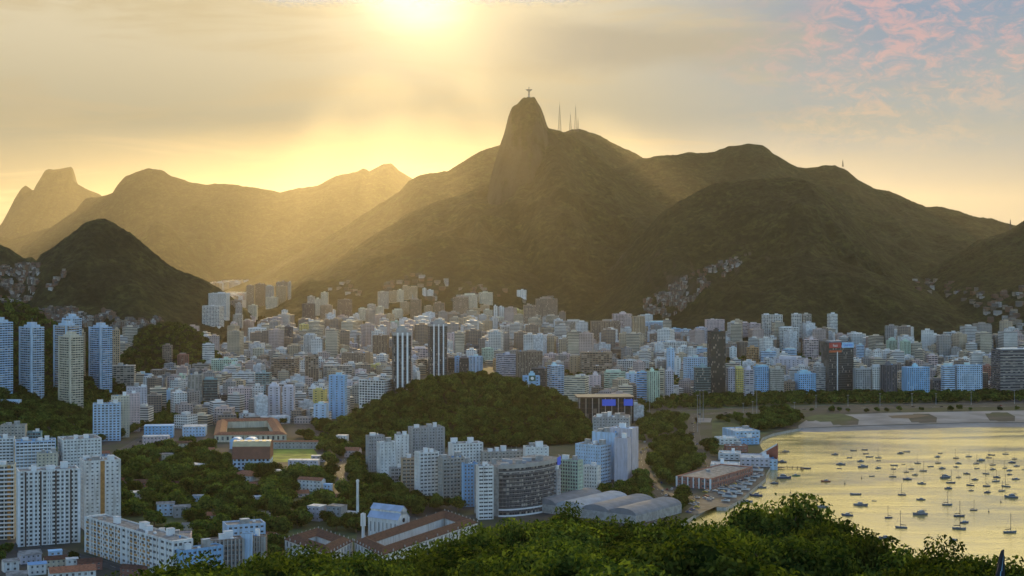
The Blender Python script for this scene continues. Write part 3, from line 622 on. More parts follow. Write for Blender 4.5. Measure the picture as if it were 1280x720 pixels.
zone('by the blue signed block', 'blocks in the middle of the town', [
 (378,394,380,420,'strips','D',-8,.8),(400,416,382,413,'grid','N',4,.7),(402,415,411,432,'blank','W',10,.5),(422,440,375,402,'strips','D',4,.5),(419,440,415,430,'strips','Q',4,.7),(374,386,406,438,'grid','Y',6,.7),(380,396,419,452,'strips','W',-4,.9),(400,418,428,450,'blank','E',-6,.6),(410,420,388,405,'blank','W',0,.7),(401,411,366,384,'grid','C',-4,.8),(384,394,371,388,'grid','A',0,.7),(393,401,374,398,'grid','C',0,.8),
 (441,449,393,412,'grid','W',0,.8),(448,459,386,404,'grid','C',0,.7),(459,470,381,396,'grid','A',0,.7),(420,436,398,416,'grid','P',0,.6),(436,452,400,418,'grid','C',6,.6),(442,455,418,432,'grid','C',6,.6),(458,470,408,424,'blank','C',4,.8),(365,375,432,448,'grid','A',5,.7),(425,434,438,454,'blank','C',0,.7),(443,458,419,432,'blank','W',4,.7),(430,448,430,446,'grid','L',0,.7)])
zone('behind the striped towers', 'blocks behind the striped towers', [
 (472,486,365,388,'grid','A',6,.6),(486,497,364,380,'grid','T',0,.7),(496,505,363,378,'grid','C',0,.8),(503,512,358,374,'grid','T',-6,.7),(511,522,359,374,'grid','T',6,.7),(513,527,375,400,'strips','N',-6,.8),(528,533,361,372,'blank','W',0,.8),(534,542,363,374,'grid','W',0,.8),(500,512,378,394,'grid','T',6,.6),(542,556,379,398,'strips','N',-6,.7),(530,541,383,396,'grid','T',0,.6),(566,586,372,404,'grid','N',-4,.6),(576,597,369,388,'grid','C',10,.5),(598,616,366,381,'grid','C',14,.5),
 (490,504,388,400,'grid','C',0,.6),(470,480,384,398,'grid','C',0,.7),(481,493,393,408,'grid','T',0,.7),(500,513,400,414,'frame','W',6,.6),(513,544,400,414,'balcony','N',4,.4),(488,500,402,412,'blank','E',0,.8),(528,543,392,402,'blank','W',0,.7),(548,556,390,402,'grid','A',0,.8),(586,600,386,400,'grid','T',4,.5),(604,616,388,402,'grid','C',4,.6),(617,622,383,402,'blank','W',4,.8),(623,630,384,402,'blank','W',4,.8),(600,612,382,394,'grid','T',0,.7)])
zone('around the striped towers', 'blocks round the striped towers', [
 (466,486,420,452,'strips','N',-8,.6),(443,460,408,432,'grid','A',5,.6),(427,463,442,470,'grid','N',-14,.6),(449,491,476,508,'frame','W',-22,.7),(405,440,458,480,'balcony','A',8,.5),(462,480,456,474,'blank','Y',0,.7),(478,491,462,480,'band','A',6,.7),(514,535,436,458,'balcony','P',10,.5),(514,523,446,462,'strips','L',0,.7),(522,534,450,466,'balcony','N',6,.6),(485,492,424,446,'blank','C',0,.7),(512,530,418,436,'band','D',4,.5),(524,535,416,432,'grid','P',6,.6),(429,441,478,496,'blank','L',4,.8),(444,458,463,482,'blank','P',6,.6),(436,449,463,474,'grid','P',5,.6),(440,449,482,505,'grid','A',6,.7)])
zone('left of grey slabs', 'blocks left of the big grey slabs', [
 (559,572,417,446,'blank','P',4,.6),(572,586,410,434,'band','D',-6,.7),(585,602,406,430,'strips','O',6,.7),(600,608,408,424,'band','D',0,.6),(569,599,432,450,'band','D',4,.4),(595,622,424,444,'frame','W',6,.4),(625,643,408,438,'frame','W',8,.7),(640,655,388,412,'strips','Y',6,.5),(637,642,388,408,'blank','O',0,.7),(654,670,382,430,'grid','N',4,.7),(669,697,374,412,'grid','N',6,.4),(678,690,397,418,'blank','T',4,.6),(670,694,412,428,'grid','R',0,.5),(646,658,363,372,'blank','W',0,.7),(616,632,398,414,'blank','C',4,.7),(586,596,396,410,'grid','C',4,.7),(558,572,402,420,'grid','C',6,.6),
 (560,571,448,466,'glass','D',4,.8),(568,575,446,466,'blank','S',6,.6),(574,586,448,468,'glass','D',0,.8),(586,603,446,468,'strips','B',6,.6),(602,617,436,452,'grid','E',5,.6),(620,645,444,470,'band','L',26,.9),(645,678,440,474,'strips','N',8,.5),(616,626,450,462,'blank','O',0,.7),(678,702,430,444,'frame','W',4,.5),(700,727,435,448,'band','D',4,.3),(680,697,443,460,'grid','P',8,.5),(696,713,443,462,'grid','P',8,.6),(632,650,432,444,'grid','A',4,.6),(650,668,425,436,'grid','W',4,.5)])
zone('at the mountain foot', 'blocks at the mountain foot', [
 (694,731,402,434,'strips','A',6,.35),(738,775,402,440,'strips','N',4,.35),(765,790,393,426,'frame','P',10,.5),(775,788,404,424,'band','B',4,.6),(790,806,396,442,'strips','T',10,.7),(800,816,394,420,'grid','W',8,.6),(806,836,403,428,'strips','B',6,.4),(836,851,411,424,'grid','B',6,.5),(850,864,412,424,'grid','B',6,.5),(869,884,410,438,'grid','L',8,.7),(881,906,400,420,'grid','P',6,.5),(905,913,416,430,'grid','G',6,.7),(911,920,417,428,'blank','W',0,.8),(821,858,428,452,'frame','W',4,.4),(812,836,418,440,'grid','N',6,.5),(806,822,428,446,'grid','N',0,.7),(854,870,421,438,'grid','N',5,.7),(765,789,427,444,'grid','W',8,.6),(762,786,437,450,'band','N',4,.4),(795,800,432,442,'blank','E',0,.9),(862,885,436,452,'band','B',4,.5)])
zone('behind the green hill', 'blocks behind the green hill', [
 (725,765,441,468,'balcony','N',4,.4),(712,726,446,466,'blank','T',0,.7),(740,772,458,476,'frame','N',4,.4),(664,684,461,486,'glass','D',-10,.7),(653,675,471,486,'blank','S',6,.6),(684,705,458,497,'balcony','B',24,.8),(705,736,472,502,'band','C',-20,.6),(735,751,470,494,'blank','P',4,.6),(755,782,466,492,'band','E',28,.6),(782,797,468,497,'blank','B',10,.7),(796,809,466,503,'band','S',-8,.7),(809,824,465,505,'strips','E',14,.8),(824,830,462,500,'balcony','C',0,.9),(830,842,464,500,'grid','L',6,.8),(771,811,451,464,'frame','W',4,.3),(778,801,444,452,'blank','R',0,.5),(833,843,436,466,'blank','B',6,.8),(845,853,436,456,'blank','W',6,.8),(843,851,448,472,'blank','W',6,.8),(854,884,448,490,'grid','B',16,.5),(819,830,449,463,'grid','W',8,.7),(851,860,455,478,'balcony','P',6,.7),(867,891,460,497,'glass','Q',4,.7),(884,907,415,497,'glass','K',10,.9)])
zone('behind the central waterfront', 'blocks behind the waterfront', [
 (922,936,404,424,'band','P',6,.5),(936,951,405,424,'band','P',6,.5),(952,965,394,438,'frame','W',8,.6),(965,978,394,440,'frame','W',8,.6),(989,1002,393,438,'frame','W',8,.6),(1002,1014,393,438,'frame','A',8,.6),(973,998,410,442,'frame','W',4,.4),(1007,1021,409,430,'frame','W',8,.7),(1003,1023,425,450,'balcony','P',6,.5),(1034,1047,393,428,'band','W',12,.8),(933,948,435,458,'frame','O',20,.8),(921,934,428,450,'strips','N',10,.8),(936,951,424,440,'band','W',6,.5),(910,921,435,452,'blank','W',8,.7),(907,921,432,446,'grid','B',6,.6),(950,970,440,458,'band','B',0,.5),(978,996,437,450,'band','B',0,.6),(968,1010,450,478,'blank','L',-20,.8),(1020,1030,452,470,'band','A',0,.7),(955,962,448,466,'balcony','W',0,.8),(945,958,455,470,'grid','N',0,.8)])
zone('behind the right waterfront', 'blocks behind the right waterfront', [
 (1070,1080,432,452,'band','B',0,.8),(1079,1090,438,452,'grid','W',8,.6),(1093,1105,438,452,'blank','W',8,.7),(1108,1121,426,452,'strips','E',6,.7),(1125,1138,427,455,'strips','E',6,.7),(1147,1155,437,452,'strips','E',0,.8),(1150,1160,428,448,'grid','E',0,.8),(1160,1180,431,448,'band','L',6,.5),(1179,1203,416,438,'frame','W',8,.5),(1158,1172,445,466,'balcony','P',6,.7),(1166,1180,448,462,'balcony','N',0,.7),(1182,1202,446,458,'frame','W',6,.5),(1204,1227,443,458,'grid','C',10,.4),(1222,1236,434,446,'grid','B',10,.6),(1232,1252,433,446,'blank','B',14,.5),(1228,1248,444,462,'grid','L',-8,.6),(1106,1117,441,454,'grid','R',0,.8),(1187,1203,434,446,'grid','W',4,.6),(1200,1215,437,447,'band','B',6,.5),(1118,1131,450,462,'blank','W',6,.6),(1140,1152,447,456,'grid','G',0,.7),(1226,1240,458,476,'grid','R',6,.7),(1120,1130,466,480,'grid','T',5,.7)])
zone('of the waterfront row', 'blocks along the waterfront avenue', [
 (908,919,461,496,'grid','L',8,.8),(918,930,461,496,'grid','Y',4,.8),(930,942,463,500,'balcony','L',6,.8),(941,961,459,495,'grid','S',12,.6),(960,980,462,495,'grid','A',4,.6),(993,1020,468,494,'grid','S',16,.5),(1018,1036,459,492,'band','G',4,.6),(1066,1089,462,494,'grid','G',4,.6),(1088,1103,459,494,'grid','W',6,.7),(1101,1121,457,495,'strips','D',24,.7),(1127,1162,460,496,'grid','S',14,.5),(1163,1178,476,493,'grid','D',0,.7),(1176,1194,458,494,'band','B',14,.6),(1193,1228,457,494,'grid','B',4,.35),(980,994,478,494,'grid','N',-10,.8)])
# --- fixed landmarks -------------------------------------------------------
def named(spec, label, kindname='apartment_block', **kw):
    o = tower(spec, None, kindname=kindname, **kw); BUILD.pop(); o[0]['label'] = label; return o
def strip_tower(x0, x1, yt, yb, label):
    root, X, Y, z, a, b, h, t = named((x0,x1,yt,yb,'glass','D',12,.8), label, 'office_tower')
    for s in range(3):
        q = MB(); x = -a*.5+a*(.22+.28*s); q.box(x-1.1, x+1.1, -b/2-.7, -b/2, 0, h+1, 0); q.obj('pilaster', [M['white']], root)
    q = MB(); q.box(-a/2-.6, a/2+.6, -b/2-.6, b/2+.6, h-2.5, h+1.2, 0, 1); q.obj('cornice', [M['stone'], M['roof']], root)
    q = MB(); q.box(-a*.3, a*.3, -b*.3, b*.3, h+1.2, h+6, 0); q.box(-a*.18, a*.18, -b*.2, b*.2, h+6, h+9, 0); q.obj('roof_crown', [M['stone']], root)
strip_tower(490,514,417,492,'dark blue tower with pale vertical stripes, left one of the striped pair')
strip_tower(535,559,406,470,'dark blue tower with pale vertical stripes, right one of the striped pair')
# dark waterfront tower with orange band
root, X, Y, z, a, b, h, t = named((1027,1067,429,493,'glass','D',20,.5), 'dark tower with orange band and blue top sign on the waterfront', 'office_tower')
q = MB(); q.box(-a/2-.7, -a/2, -b/2, b/2, 0, h+1, 0); q.obj('side_wall', [M['pave']], root)
q = MB(); q.box(-a*.17-.7, -a*.17+.7, -b/2-.7, -b/2, 0, h-13, 0); q.obj('stripe', [M['white']], root)
q = MB(); q.box(-a/2-.2, 0, -b/2-.6, -b/2, h-14, h-11, 0); q.obj('orange_band', [plain('orange_band', (.55,.12,.04))], root)
q = MB(); q.box(-a/2, -a*.02, -b/2-.55, -b/2, h-7.5, h+.6, 0); s1 = q.obj('sign_board', [plain('red_sign', (.45,.06,.05))], root)
q = MB(); q.box(a*.02, a/2, -b/2-.55, -b/2, h-7.5, h+.6, 0); s2 = q.obj('sign_board', [M['blue']], root)
def text(s, size, m, parent, loc, rot=(math.pi/2, 0, 0)):
    cu = bpy.data.curves.new('lettering', 'FONT'); cu.body = s; cu.size = size; cu.extrude = .05; cu.align_x = 'CENTER'; cu.materials.append(m)
    tmp = bpy.data.objects.new('tmp', cu); COL.objects.link(tmp); bpy.context.view_layer.update()
    me = bpy.data.meshes.new_from_object(tmp.evaluated_get(bpy.context.evaluated_depsgraph_get())); bpy.data.objects.remove(tmp)
    me.name = 'lettering'; o = bpy.data.objects.new('lettering', me); COL.objects.link(o); o.parent = parent; o.location = loc; o.rotation_euler = rot; return o
text('Itaú', 5.5, M['white'], s1, (-a*.26, -b/2-.65, h-5.4))
text('UNIMED', 4.2, M['screen'], s2, (a*.26, -b/2-.65, h-5.2))
# dark banded slab at the right edge
root, X, Y, z, a, b, h, t = named((1239,1300,438,494,'band','D',10,.45), 'big dark slab with pale floor bands at right end of waterfront', 'office_block')
for i in range(1, 15):
    q = MB(); q.box(-a/2-.5, a/2+.4, -b/2-.5, -b/2, h*i/15-.9, h*i/15, 0); q.obj('floor_band', [M['stone']], root)
q = MB(); q.box(-a*.42, a*.42, -b*.3, b*.3, h+.9, h+2.2, 0); q.obj('roof_deck', [M['white']], root)
# dark block with a lit blue-white sign panel
root = [o for o in BUILD if o[0].name.startswith('apartment_block')]
# --- far town and hillside housing: a mass nobody could count --------------
def house_mass(name, label, pts, mats, size=(7, 13), hgt=(4, 9), seed=1, drop=5, tall=0):
    tall = tall or hgt[1]
    rnd = random.Random(seed); q = MB()
    for X, Y, z in pts:
        a = rnd.uniform(*size)/2; b = rnd.uniform(*size)/2; h = rnd.uniform(*hgt) if rnd.random() < .72 or hgt[1] < 20 else rnd.uniform(hgt[1], tall); t = rnd.uniform(-.5, .5); c_, s_ = math.cos(t), math.sin(t); mi = rnd.randrange(len(mats)-1)
        P = [(X+u*c_-v*s_, Y+u*s_+v*c_) for u, v in ((-a,-b),(a,-b),(a,b),(-a,b))]
        nb = max(1, round(2*a/3.4)); nf = max(1, round(h/3))
        for i in range(4):
            p, r_ = P[i], P[(i+1) % 4]; q.quad((*p,z),(*r_,z),(*r_,z+h),(*p,z+h),mi,((0,0),(nb,0),(nb,nf),(0,nf))); q.quad((*p,z-drop),(*r_,z-drop),(*r_,z),(*p,z),mi)
        q.quad(*[(*p, z+h) for p in P], rnd.choice([mi, len(mats)-1]))
        if h > 9 and rnd.random() < .6:
            for f_ in range(1, int(h/3.1)):
                zz = z+f_*3.1; e = 1.05; PP = [(X+(p[0]-X)*e, Y+(p[1]-Y)*e) for p in P]; q.quad((*PP[0],zz),(*PP[1],zz),(*PP[1],zz+.7),(*PP[0],zz+.7),mi); q.quad((*PP[0],zz+.7),(*PP[1],zz+.7),(*P[1],zz+.7),(*P[0],zz+.7),mi)
        if h > 9: # roof hut
            u = a*.4; v = b*.4
            Pp = [(X+i*c_-j*s_, Y+i*s_+j*c_) for i, j in ((-u,-v),(u,-v),(u,v),(-u,v))]
            for i in range(4): p, r_ = Pp[i], Pp[(i+1) % 4]; q.quad((*p,z+h),(*r_,z+h),(*r_,z+h+3),(*p,z+h+3),mi)
            q.quad(*[(*p, z+h+3) for p in Pp], mi)
    o = q.obj(name, mats); tag(o, label, 'houses', kind='stuff'); return o
def fmat(name, col, st=(.25,.75,.28,.78)):
    m, t, b = mat(name); uv = t.new('ShaderNodeUVMap').outputs[0]; u, v, _ = t.sep(uv); fu = t.m('FRACT', u); fv = t.m('FRACT', v)
    mk = t.m('MULTIPLY', t.m('MULTIPLY', t.m('GREATER_THAN', fu, st[0]), t.m('LESS_THAN', fu, st[1])), t.m('MULTIPLY', t.m('GREATER_THAN', fv, st[2]), t.m('LESS_THAN', fv, st[3])))
    g = t.new('ShaderNodeNewGeometry'); ri = g.outputs['Random Per Island']; n = t.noise(g.outputs['Position'], .05, 3)
    c = t.mix(t.mr(n, .3, .7), tuple(v_*.75 for v_ in col), col)
    t.put(b.inputs['Base Color'], t.mix(mk, c, (.05, .055, .06))); b.inputs['Roughness'].default_value = .75; return m
HM = [fmat('house_white', (.42,.42,.40)), fmat('house_cream', (.28,.24,.19)), fmat('house_brick', (.16,.08,.05)), fmat('house_grey', (.13,.125,.12)), fmat('house_dark', (.07,.055,.045)), fmat('house_bare_brick', (.20,.11,.07)), M['roof']]
CM = [fmat('town_white', (.78,.77,.73), (.2,.8,.3,.8)), fmat('town_cream', (.66,.57,.43), (-.1,1.1,.32,.85)), fmat('town_grey', (.34,.32,.30)), fmat('town_brown', (.32,.25,.20), (.15,.85,.3,.9)), fmat('town_tan', (.56,.45,.32)), fmat('town_off_white', (.68,.66,.62), (-.1,1.1,.35,.8)), fmat('town_pink', (.54,.42,.38)), M['roofw'], M['roof']]
def in_poly(x, y, P):
    c_ = False; j = len(P)-1
    for i in range(len(P)):
        if (P[i][1] > y) != (P[j][1] > y) and x < (P[j][0]-P[i][0])*(y-P[i][1])/(P[j][1]-P[i][1])+P[i][0]: c_ = not c_
        j = i
    return c_
def scatter_px(P, n, seed):
    rnd = random.Random(seed); xs = [p[0] for p in P]; ys = [p[1] for p in P]; out = []
    while len(out) < n:
        x = rnd.uniform(min(xs), max(xs)); y = rnd.uniform(min(ys), max(ys))
        if in_poly(x, y, P) and fbm(np.array([x/9.]), np.array([y/6.]), seed, 3)[0] > .40+.12*rnd.random(): out.append(hit(x, y, 1500, 9000, 900))
    return out
house_mass('hillside_houses', 'dense small houses climbing the saddle at the left edge', scatter_px([(-10,335),(20,332),(50,330),(48,352),(42,372),(30,382),(-10,384)], 330, 1), HM, (5,10), (3,8), 1)
house_mass('hillside_houses', 'crowded little houses below the conical hill at left', scatter_px([(44,390),(80,386),(135,392),(150,402),(205,402),(205,410),(150,412),(120,410),(70,408),(50,400)], 330, 2), HM, (6,12), (4,10), 2)
house_mass('hillside_houses', 'crowded hillside houses in the cleft right of the peak', scatter_px([(805,390),(806,376),(830,366),(860,346),(895,330),(940,318),(932,328),(905,345),(880,362),(868,378),(852,392),(830,398)], 420, 3), HM, (5,9), (3,8), 3)
house_mass('hillside_houses', 'scattered pale villas on the wooded right hillside', scatter_px([(1140,352),(1180,350),(1210,360),(1280,362),(1280,420),(1245,415),(1235,395),(1190,372),(1150,366)], 95, 4), HM, (8,16), (4,9), 4)
house_mass('hillside_houses', 'villas scattered on the wooded slope left of peak', scatter_px([(395,352),(520,342),(560,352),(640,360),(700,378),(560,378),(450,372),(400,365)], 75, 5), HM, (8,16), (4,9), 5)
house_mass('hillside_houses', 'string of small houses up the conical hill', scatter_px([(58,358),(84,335),(86,340),(62,364)], 16, 6), HM, (6,10), (3,6), 6)
far = []
rnd = random.Random(5)
while len(far) < 620:
    D = rnd.uniform(4300, 8200); x = rnd.uniform(255, 430); X = (x-640)/F*D
    if terrain(X, D) < ZG+8: far.append((X, D, ZG))
house_mass('far_town', 'far hazy town filling the valley gap', far, CM, (16,34), (18,62), 7)
# ---------------------------------------------------------------- near buildings, with every opening cut into the wall
def edge(A, B, d):
    A = np.array(A); B = np.array(B); t = math.atan2(B[1]-A[1], B[0]-A[0]); a = float(np.linalg.norm(B-A))
    c_ = (A+B)/2+np.array((-math.sin(t), math.cos(t)))*d/2; return float(c_[0]), float(c_[1]), a, d, t
WM = {}
def win_mesh(w_, h_):
    key = (round(w_, 1), round(h_, 1))
    if key not in WM:
        w_, h_ = key; q = MB(); f = .09
        q.quad((-w_/2,0,-h_/2),(w_/2,0,-h_/2),(w_/2,0,h_/2),(-w_/2,0,h_/2),1)
        for x0,x1,z0,z1 in ((-w_/2,w_/2,-h_/2,-h_/2+f),(-w_/2,w_/2,h_/2-f,h_/2),(-w_/2,-w_/2+f,-h_/2+f,h_/2-f),(w_/2-f,w_/2,-h_/2+f,h_/2-f),(-f/2,f/2,-h_/2+f,h_/2-f)):
            q.box(x0,x1,-.07,-.01,z0,z1,0)
        WM[key] = (q.mesh('window', [M['white'], M['pane']]), q)
    return WM[key]
def cut_wall(q, p, r_, z0, z1, nc, nr, wf, hf, sill, wins, rec=.35, m=0, ends=.6):
    p = Vector((*p, 0)); r_ = Vector((*r_, 0)); L = (r_-p).length; d = (r_-p)/L; n = Vector((d.y, -d.x, 0)); ang = math.atan2(d.y, d.x)
    P = lambda u, z, o=0: tuple(p+d*u-n*o+Vector((0, 0, z)))
    ends = min(ends, L*.1); cw = (L-2*ends)/nc; ch = (z1-z0)/nr
    for u0, u1 in ((0, ends), (L-ends, L)): q.quad(P(u0,z0),P(u1,z0),P(u1,z1),P(u0,z1),m)
    for j in range(nr):
        b0 = z0+j*ch; w0 = b0+sill*ch; w1 = min(w0+hf*ch, b0+ch-.05)
        q.quad(P(ends,b0),P(L-ends,b0),P(L-ends,w0),P(ends,w0),m); q.quad(P(ends,w1),P(L-ends,w1),P(L-ends,b0+ch),P(ends,b0+ch),m)
        for i in range(nc):
            c0 = ends+i*cw; a0 = c0+(1-wf)/2*cw; a1 = a0+wf*cw
            if wf < 1: q.quad(P(c0,w0),P(a0,w0),P(a0,w1),P(c0,w1),m); q.quad(P(a1,w0),P(c0+cw,w0),P(c0+cw,w1),P(a1,w1),m)
            q.quad(P(a0,w0),P(a0,w0,rec),P(a0,w1,rec),P(a0,w1),m); q.quad(P(a1,w0,rec),P(a1,w0),P(a1,w1),P(a1,w1,rec),m)
            q.quad(P(a0,w0),P(a1,w0),P(a1,w0,rec),P(a0,w0,rec),m); q.quad(P(a0,w1,rec),P(a1,w1,rec),P(a1,w1),P(a0,w1),m)
            wins.append((P((a0+a1)/2, (w0+w1)/2, rec-.02), ang, a1-a0, w1-w0, j, i))
    return cw, ch
def place_windows(root, wins, cap=100):
    rnd = random.Random(len(wins)); wins = sorted(wins, key=lambda w_: -w_[0][2])
    rest = MB(); nrest = 0
    for i, (p, ang, w_, h_, j, i2) in enumerate(wins):
        me, qq = win_mesh(w_, h_)
        if i < cap: link('window', me, root, p, ang)
        else:
            nrest += 1; c_, s_ = math.cos(ang), math.sin(ang)
            rest_v = [(p[0]+v[0]*c_-v[1]*s_, p[1]+v[0]*s_+v[1]*c_, p[2]+v[2]) for v in qq.v]; k0 = len(rest.v)
            rest.v += rest_v; rest.f += [tuple(x+k0 for x in f) for f in qq.f]; rest.m += qq.m; rest.uv += qq.uv
    if nrest: tag(rest.obj('window', [M['white'], M['pane']], root), kind='stuff')
def hero(pos, yt=None, ck='W', front=(3.2,.55,.5,.28), side=(3.2,.5,.5,.28), label='', h=None, kind='apartment_block', cap=70, balcony=None, pil=0, pilmat='white', stripe=None, roofm='roof', huts=2, back='C', flo=3.05, trim='white', cat='building', spandrel=None, nodrop=False, parapet=.9):
    """pos = (x0,x1,yb,theta,ratio) as seen, or an edge() result"""
    if len(pos) == 5 and abs(pos[0]) <= 1400 and yt is not None and isinstance(pos[2], (int, float)) and pos[2] > 320 and pos[4] < 5: X, Y, z, a, b, t, D0 = fit(*pos)
    else: X, Y, a, b, t = pos; z = ZG; D0 = Y-abs(a/2*math.sin(t))-b/2*abs(math.cos(t))
    if h is None: h = H+(HY-yt)*D0/F-z
    root = empty(kind, (X, Y, z), t); tag(root, label, cat); col = PAL[ck][0]; wc = mat_for(ck)
    q = MB(); wins = []; nf = max(1, round(h/flo)); x, y = a/2, b/2
    q.quad((-x,-y,-8),(x,-y,-8),(x,-y,0),(-x,-y,0)); q.quad((x,-y,-8),(x,y,-8),(x,y,0),(x,-y,0)); q.quad((-x,y,-8),(-x,-y,-8),(-x,-y,0),(-x,y,0))
    if front: cut_wall(q, (-x,-y), (x,-y), 0, h, max(1, round(a/front[0])), nf, *front[1:], wins)
    else: q.quad((-x,-y,0),(x,-y,0),(x,-y,h),(-x,-y,h))
    vis = t+math.atan2(X, Y)*0; right = (math.cos(t)*(-X)+math.sin(t)*(-Y)) > 0     # which flank looks at the viewer
    sw = []
    for rt in (True, False):
        p, r2 = ((x,-y),(x,y)) if rt else ((-x,y),(-x,-y))
        if rt == right and side: cut_wall(q, p, r2, 0, h, max(1, round(b/side[0])), nf, *side[1:], sw)
        else: q.quad((*p,0),(*r2,0),(*r2,h),(*p,h))
    q.quad((x,y,-8),(-x,y,-8),(-x,y,h),(x,y,h))
    pw = parapet
    for p, r2 in (((-x,-y),(x,-y)),((x,-y),(x,y)),((x,y),(-x,y)),((-x,y),(-x,-y))):
        q.quad((*p,h),(*r2,h),(*r2,h+pw),(*p,h+pw))
        k_ = .96; pi_ = (p[0]*k_, p[1]*k_); ri_ = (r2[0]*k_, r2[1]*k_)
        q.quad((*p,h+pw),(*r2,h+pw),(*ri_,h+pw),(*pi_,h+pw)); q.quad((*ri_,h+.02),(*pi_,h+.02),(*pi_,h+pw),(*ri_,h+pw))
    q.obj('wall', [wc], root)
    q = MB(); q.quad((-x*.96,-y*.96,h+.02),(x*.96,-y*.96,h+.02),(x*.96,y*.96,h+.02),(-x*.96,y*.96,h+.02)); q.obj('roof', [M[roofm]], root)
    place_windows(root, wins+sw, cap)
    if pil:
        n = pil
        for i in range(n+1):
            q = MB(); px = -x+2*x*i/n; w_ = .5 if i not in (0, n) else .8; q.box(px-w_, px+w_, -y-.5, -y-.003, 0, h+.5, 0); q.obj('pilaster', [M[pilmat]], root)
    if stripe:
        for u, w_, mm in stripe: q = MB(); q.box(-x+2*x*u-w_/2, -x+2*x*u+w_/2, -y-.12, -y-.003, 0, h+.3, 0); q.obj('stripe', [M[mm]], root)
    if balcony:
        for j in range(1, nf):
            z0 = h*j/nf; q = MB()
            for u0, u1 in balcony:
                a0 = -x+2*x*u0; a1 = -x+2*x*u1; q.box(a0, a1, -y-1.2, -y-.003, z0-.15, z0+.05, 0, bottom=True); q.box(a0, a1, -y-1.2, -y-1.1, z0+.05, z0+1.0, 0)
                q.box(a0, a0+.1, -y-1.1, -y-.003, z0+.05, z0+1.0, 0); q.box(a1-.1, a1, -y-1.1, -y-.003, z0+.05, z0+1.0, 0)
            if side and side[1] > .6:
                s_ = 1 if right else -1; q.box(min(s_*x+s_*.003, s_*(x+1.1)), max(s_*x+s_*.003, s_*(x+1.1)), -y*.9, y*.9, z0-.15, z0+.9, 0, bottom=True)
            q.obj('balcony', [M[trim]], root)
    if spandrel:
        for j in range(nf):
            for u0, u1 in spandrel: q = MB(); z0 = h*j/nf+.15; q.box(-x+2*x*u0, -x+2*x*u1, -y-.1, -y-.003, z0, z0+h/nf*.38, 0, bottom=True); q.obj('spandrel_panel', [M['orange']], root)
    rnd = random.Random(int(X*3+Y)); lim = []
    for i in range(huts):
        w_ = rnd.uniform(3, 6.5); d_ = rnd.uniform(3, 5.5); hx = rnd.uniform(-x*.7, x*.7); hy = rnd.uniform(-y*.3, y*.6); hh = rnd.uniform(2.4, 5)
        w_ = min(w_, a*.3); d_ = min(d_, b*.35)
        if any(abs(hx-l[0]) < (w_+l[2])/2 and abs(hy-l[1]) < (d_+l[3])/2+.3 for l in lim): continue
        lim.append((hx, hy, w_, d_)); q = MB(); q.box(hx-w_/2, hx+w_/2, hy-d_/2, hy+d_/2, h, h+hh, 0, 1)
        q.box(hx-w_/2-.2, hx+w_/2+.2, hy-d_/2-.2, hy+d_/2+.2, h+hh, h+hh+.25, 0, 1); q.obj('roof_hut', [M['white'] if rnd.random() < .7 else M['conc'], M['roofw']], root)
    for i in range(huts*2):
        hx = rnd.uniform(-x*.85, x*.85); hy = rnd.uniform(-y*.8, y*.8); w_ = rnd.uniform(.6, 1.3)
        if any(abs(hx-l[0]) < (2*w_+l[2])/2 and abs(hy-l[1]) < (2*w_+l[3])/2 for l in lim): continue
        lim.append((hx, hy, 2*w_, 2*w_)); q = MB()
        if rnd.random() < .45: q.cyl(hx, hy, h, h+1.7, w_, n=10); q.obj('water_tank', [rnd.choice([M['tank'], M['white'], M['conc']])], root)
        else: q.box(hx-w_, hx+w_, hy-w_*.6, hy+w_*.6, h, h+1.1, 0); q.bar((hx, hy, h+1), (hx, hy, h+4), .06); q.obj('roof_plant', [rnd.choice([M['metal'], M['white'], M['conc']])], root)
    FOOT.append((X, Y, a/2, b/2, math.cos(t), math.sin(t)))
    return root, X, Y, a, b, t, h
def mat_for(ck):
    k_ = 'paint_'+ck
    if k_ not in M: M[k_] = stained('render_'+PAL[ck][1].replace(' ', '_'), PAL[ck][0])
    return M[k_]
def stained(name, col):
    m, t, b = mat(name); g = t.new('ShaderNodeNewGeometry').outputs['Position']; x, y, z = t.sep(g)
    st = t.noise(t.comb(t.m('MULTIPLY', x, .5), t.m('MULTIPLY', y, .5), t.m('MULTIPLY', z, .06)), 1.0, 6, .65); n2 = t.noise(g, .15, 4)
    c_ = t.mix(t.mr(st, .40, .68), col, tuple(v*f for v, f in zip(col, (.72, .69, .64)))); c_ = t.mix(t.mr(n2, .3, .7), c_, t.mix(1, c_, (.88, .88, .9), 'MULTIPLY'))
    t.put(b.inputs['Base Color'], c_); b.inputs['Roughness'].default_value = .8; return m
# --- foreground, lower left
hero((-14,20,676,14,.7), 583, 'C', (3.4,.75,.62,.2), (3.2,.6,.5,.28), 'cream block with ochre bands and white balconies, cut by left edge', balcony=[(.02,.98)], spandrel=None, stripe=[(.78,2.4,'orange')], cap=70)
hero((20,99,684,24,.45), 591, 'W', (3.3,.62,.60,.22), (3.4,.5,.5,.28), 'wide white slab with many window columns behind the low tiled houses', pil=4, stripe=[(.11,1.2,'wood'),(.36,1.2,'wood'),(.61,1.2,'wood'),(.86,1.2,'wood')], cap=100, huts=5)
hero((99,151,664,26,.75), 578, 'W', (4.2,.42,.42,.3), (3.0,.62,.6,.2), 'white tower with ochre stripe beside the park, ochre side wall', stripe=[(.5,3.4,'orange')], cap=90, huts=4)
hero((72,127,592,26,.8), 551, 'W', (3.4,.6,.42,.3), (3.2,.66,.6,.2), 'white square block with dark deep windows and cluttered roof terrace', cap=80, huts=5)
hero((19,70,594,18,.5), 553, 'B', (3.6,.78,.5,.3), (3.2,.5,.5,.3), 'pale turquoise balconied block behind the wide white slab', balcony=[(.03,.97)], trim='white', cap=50, huts=4)
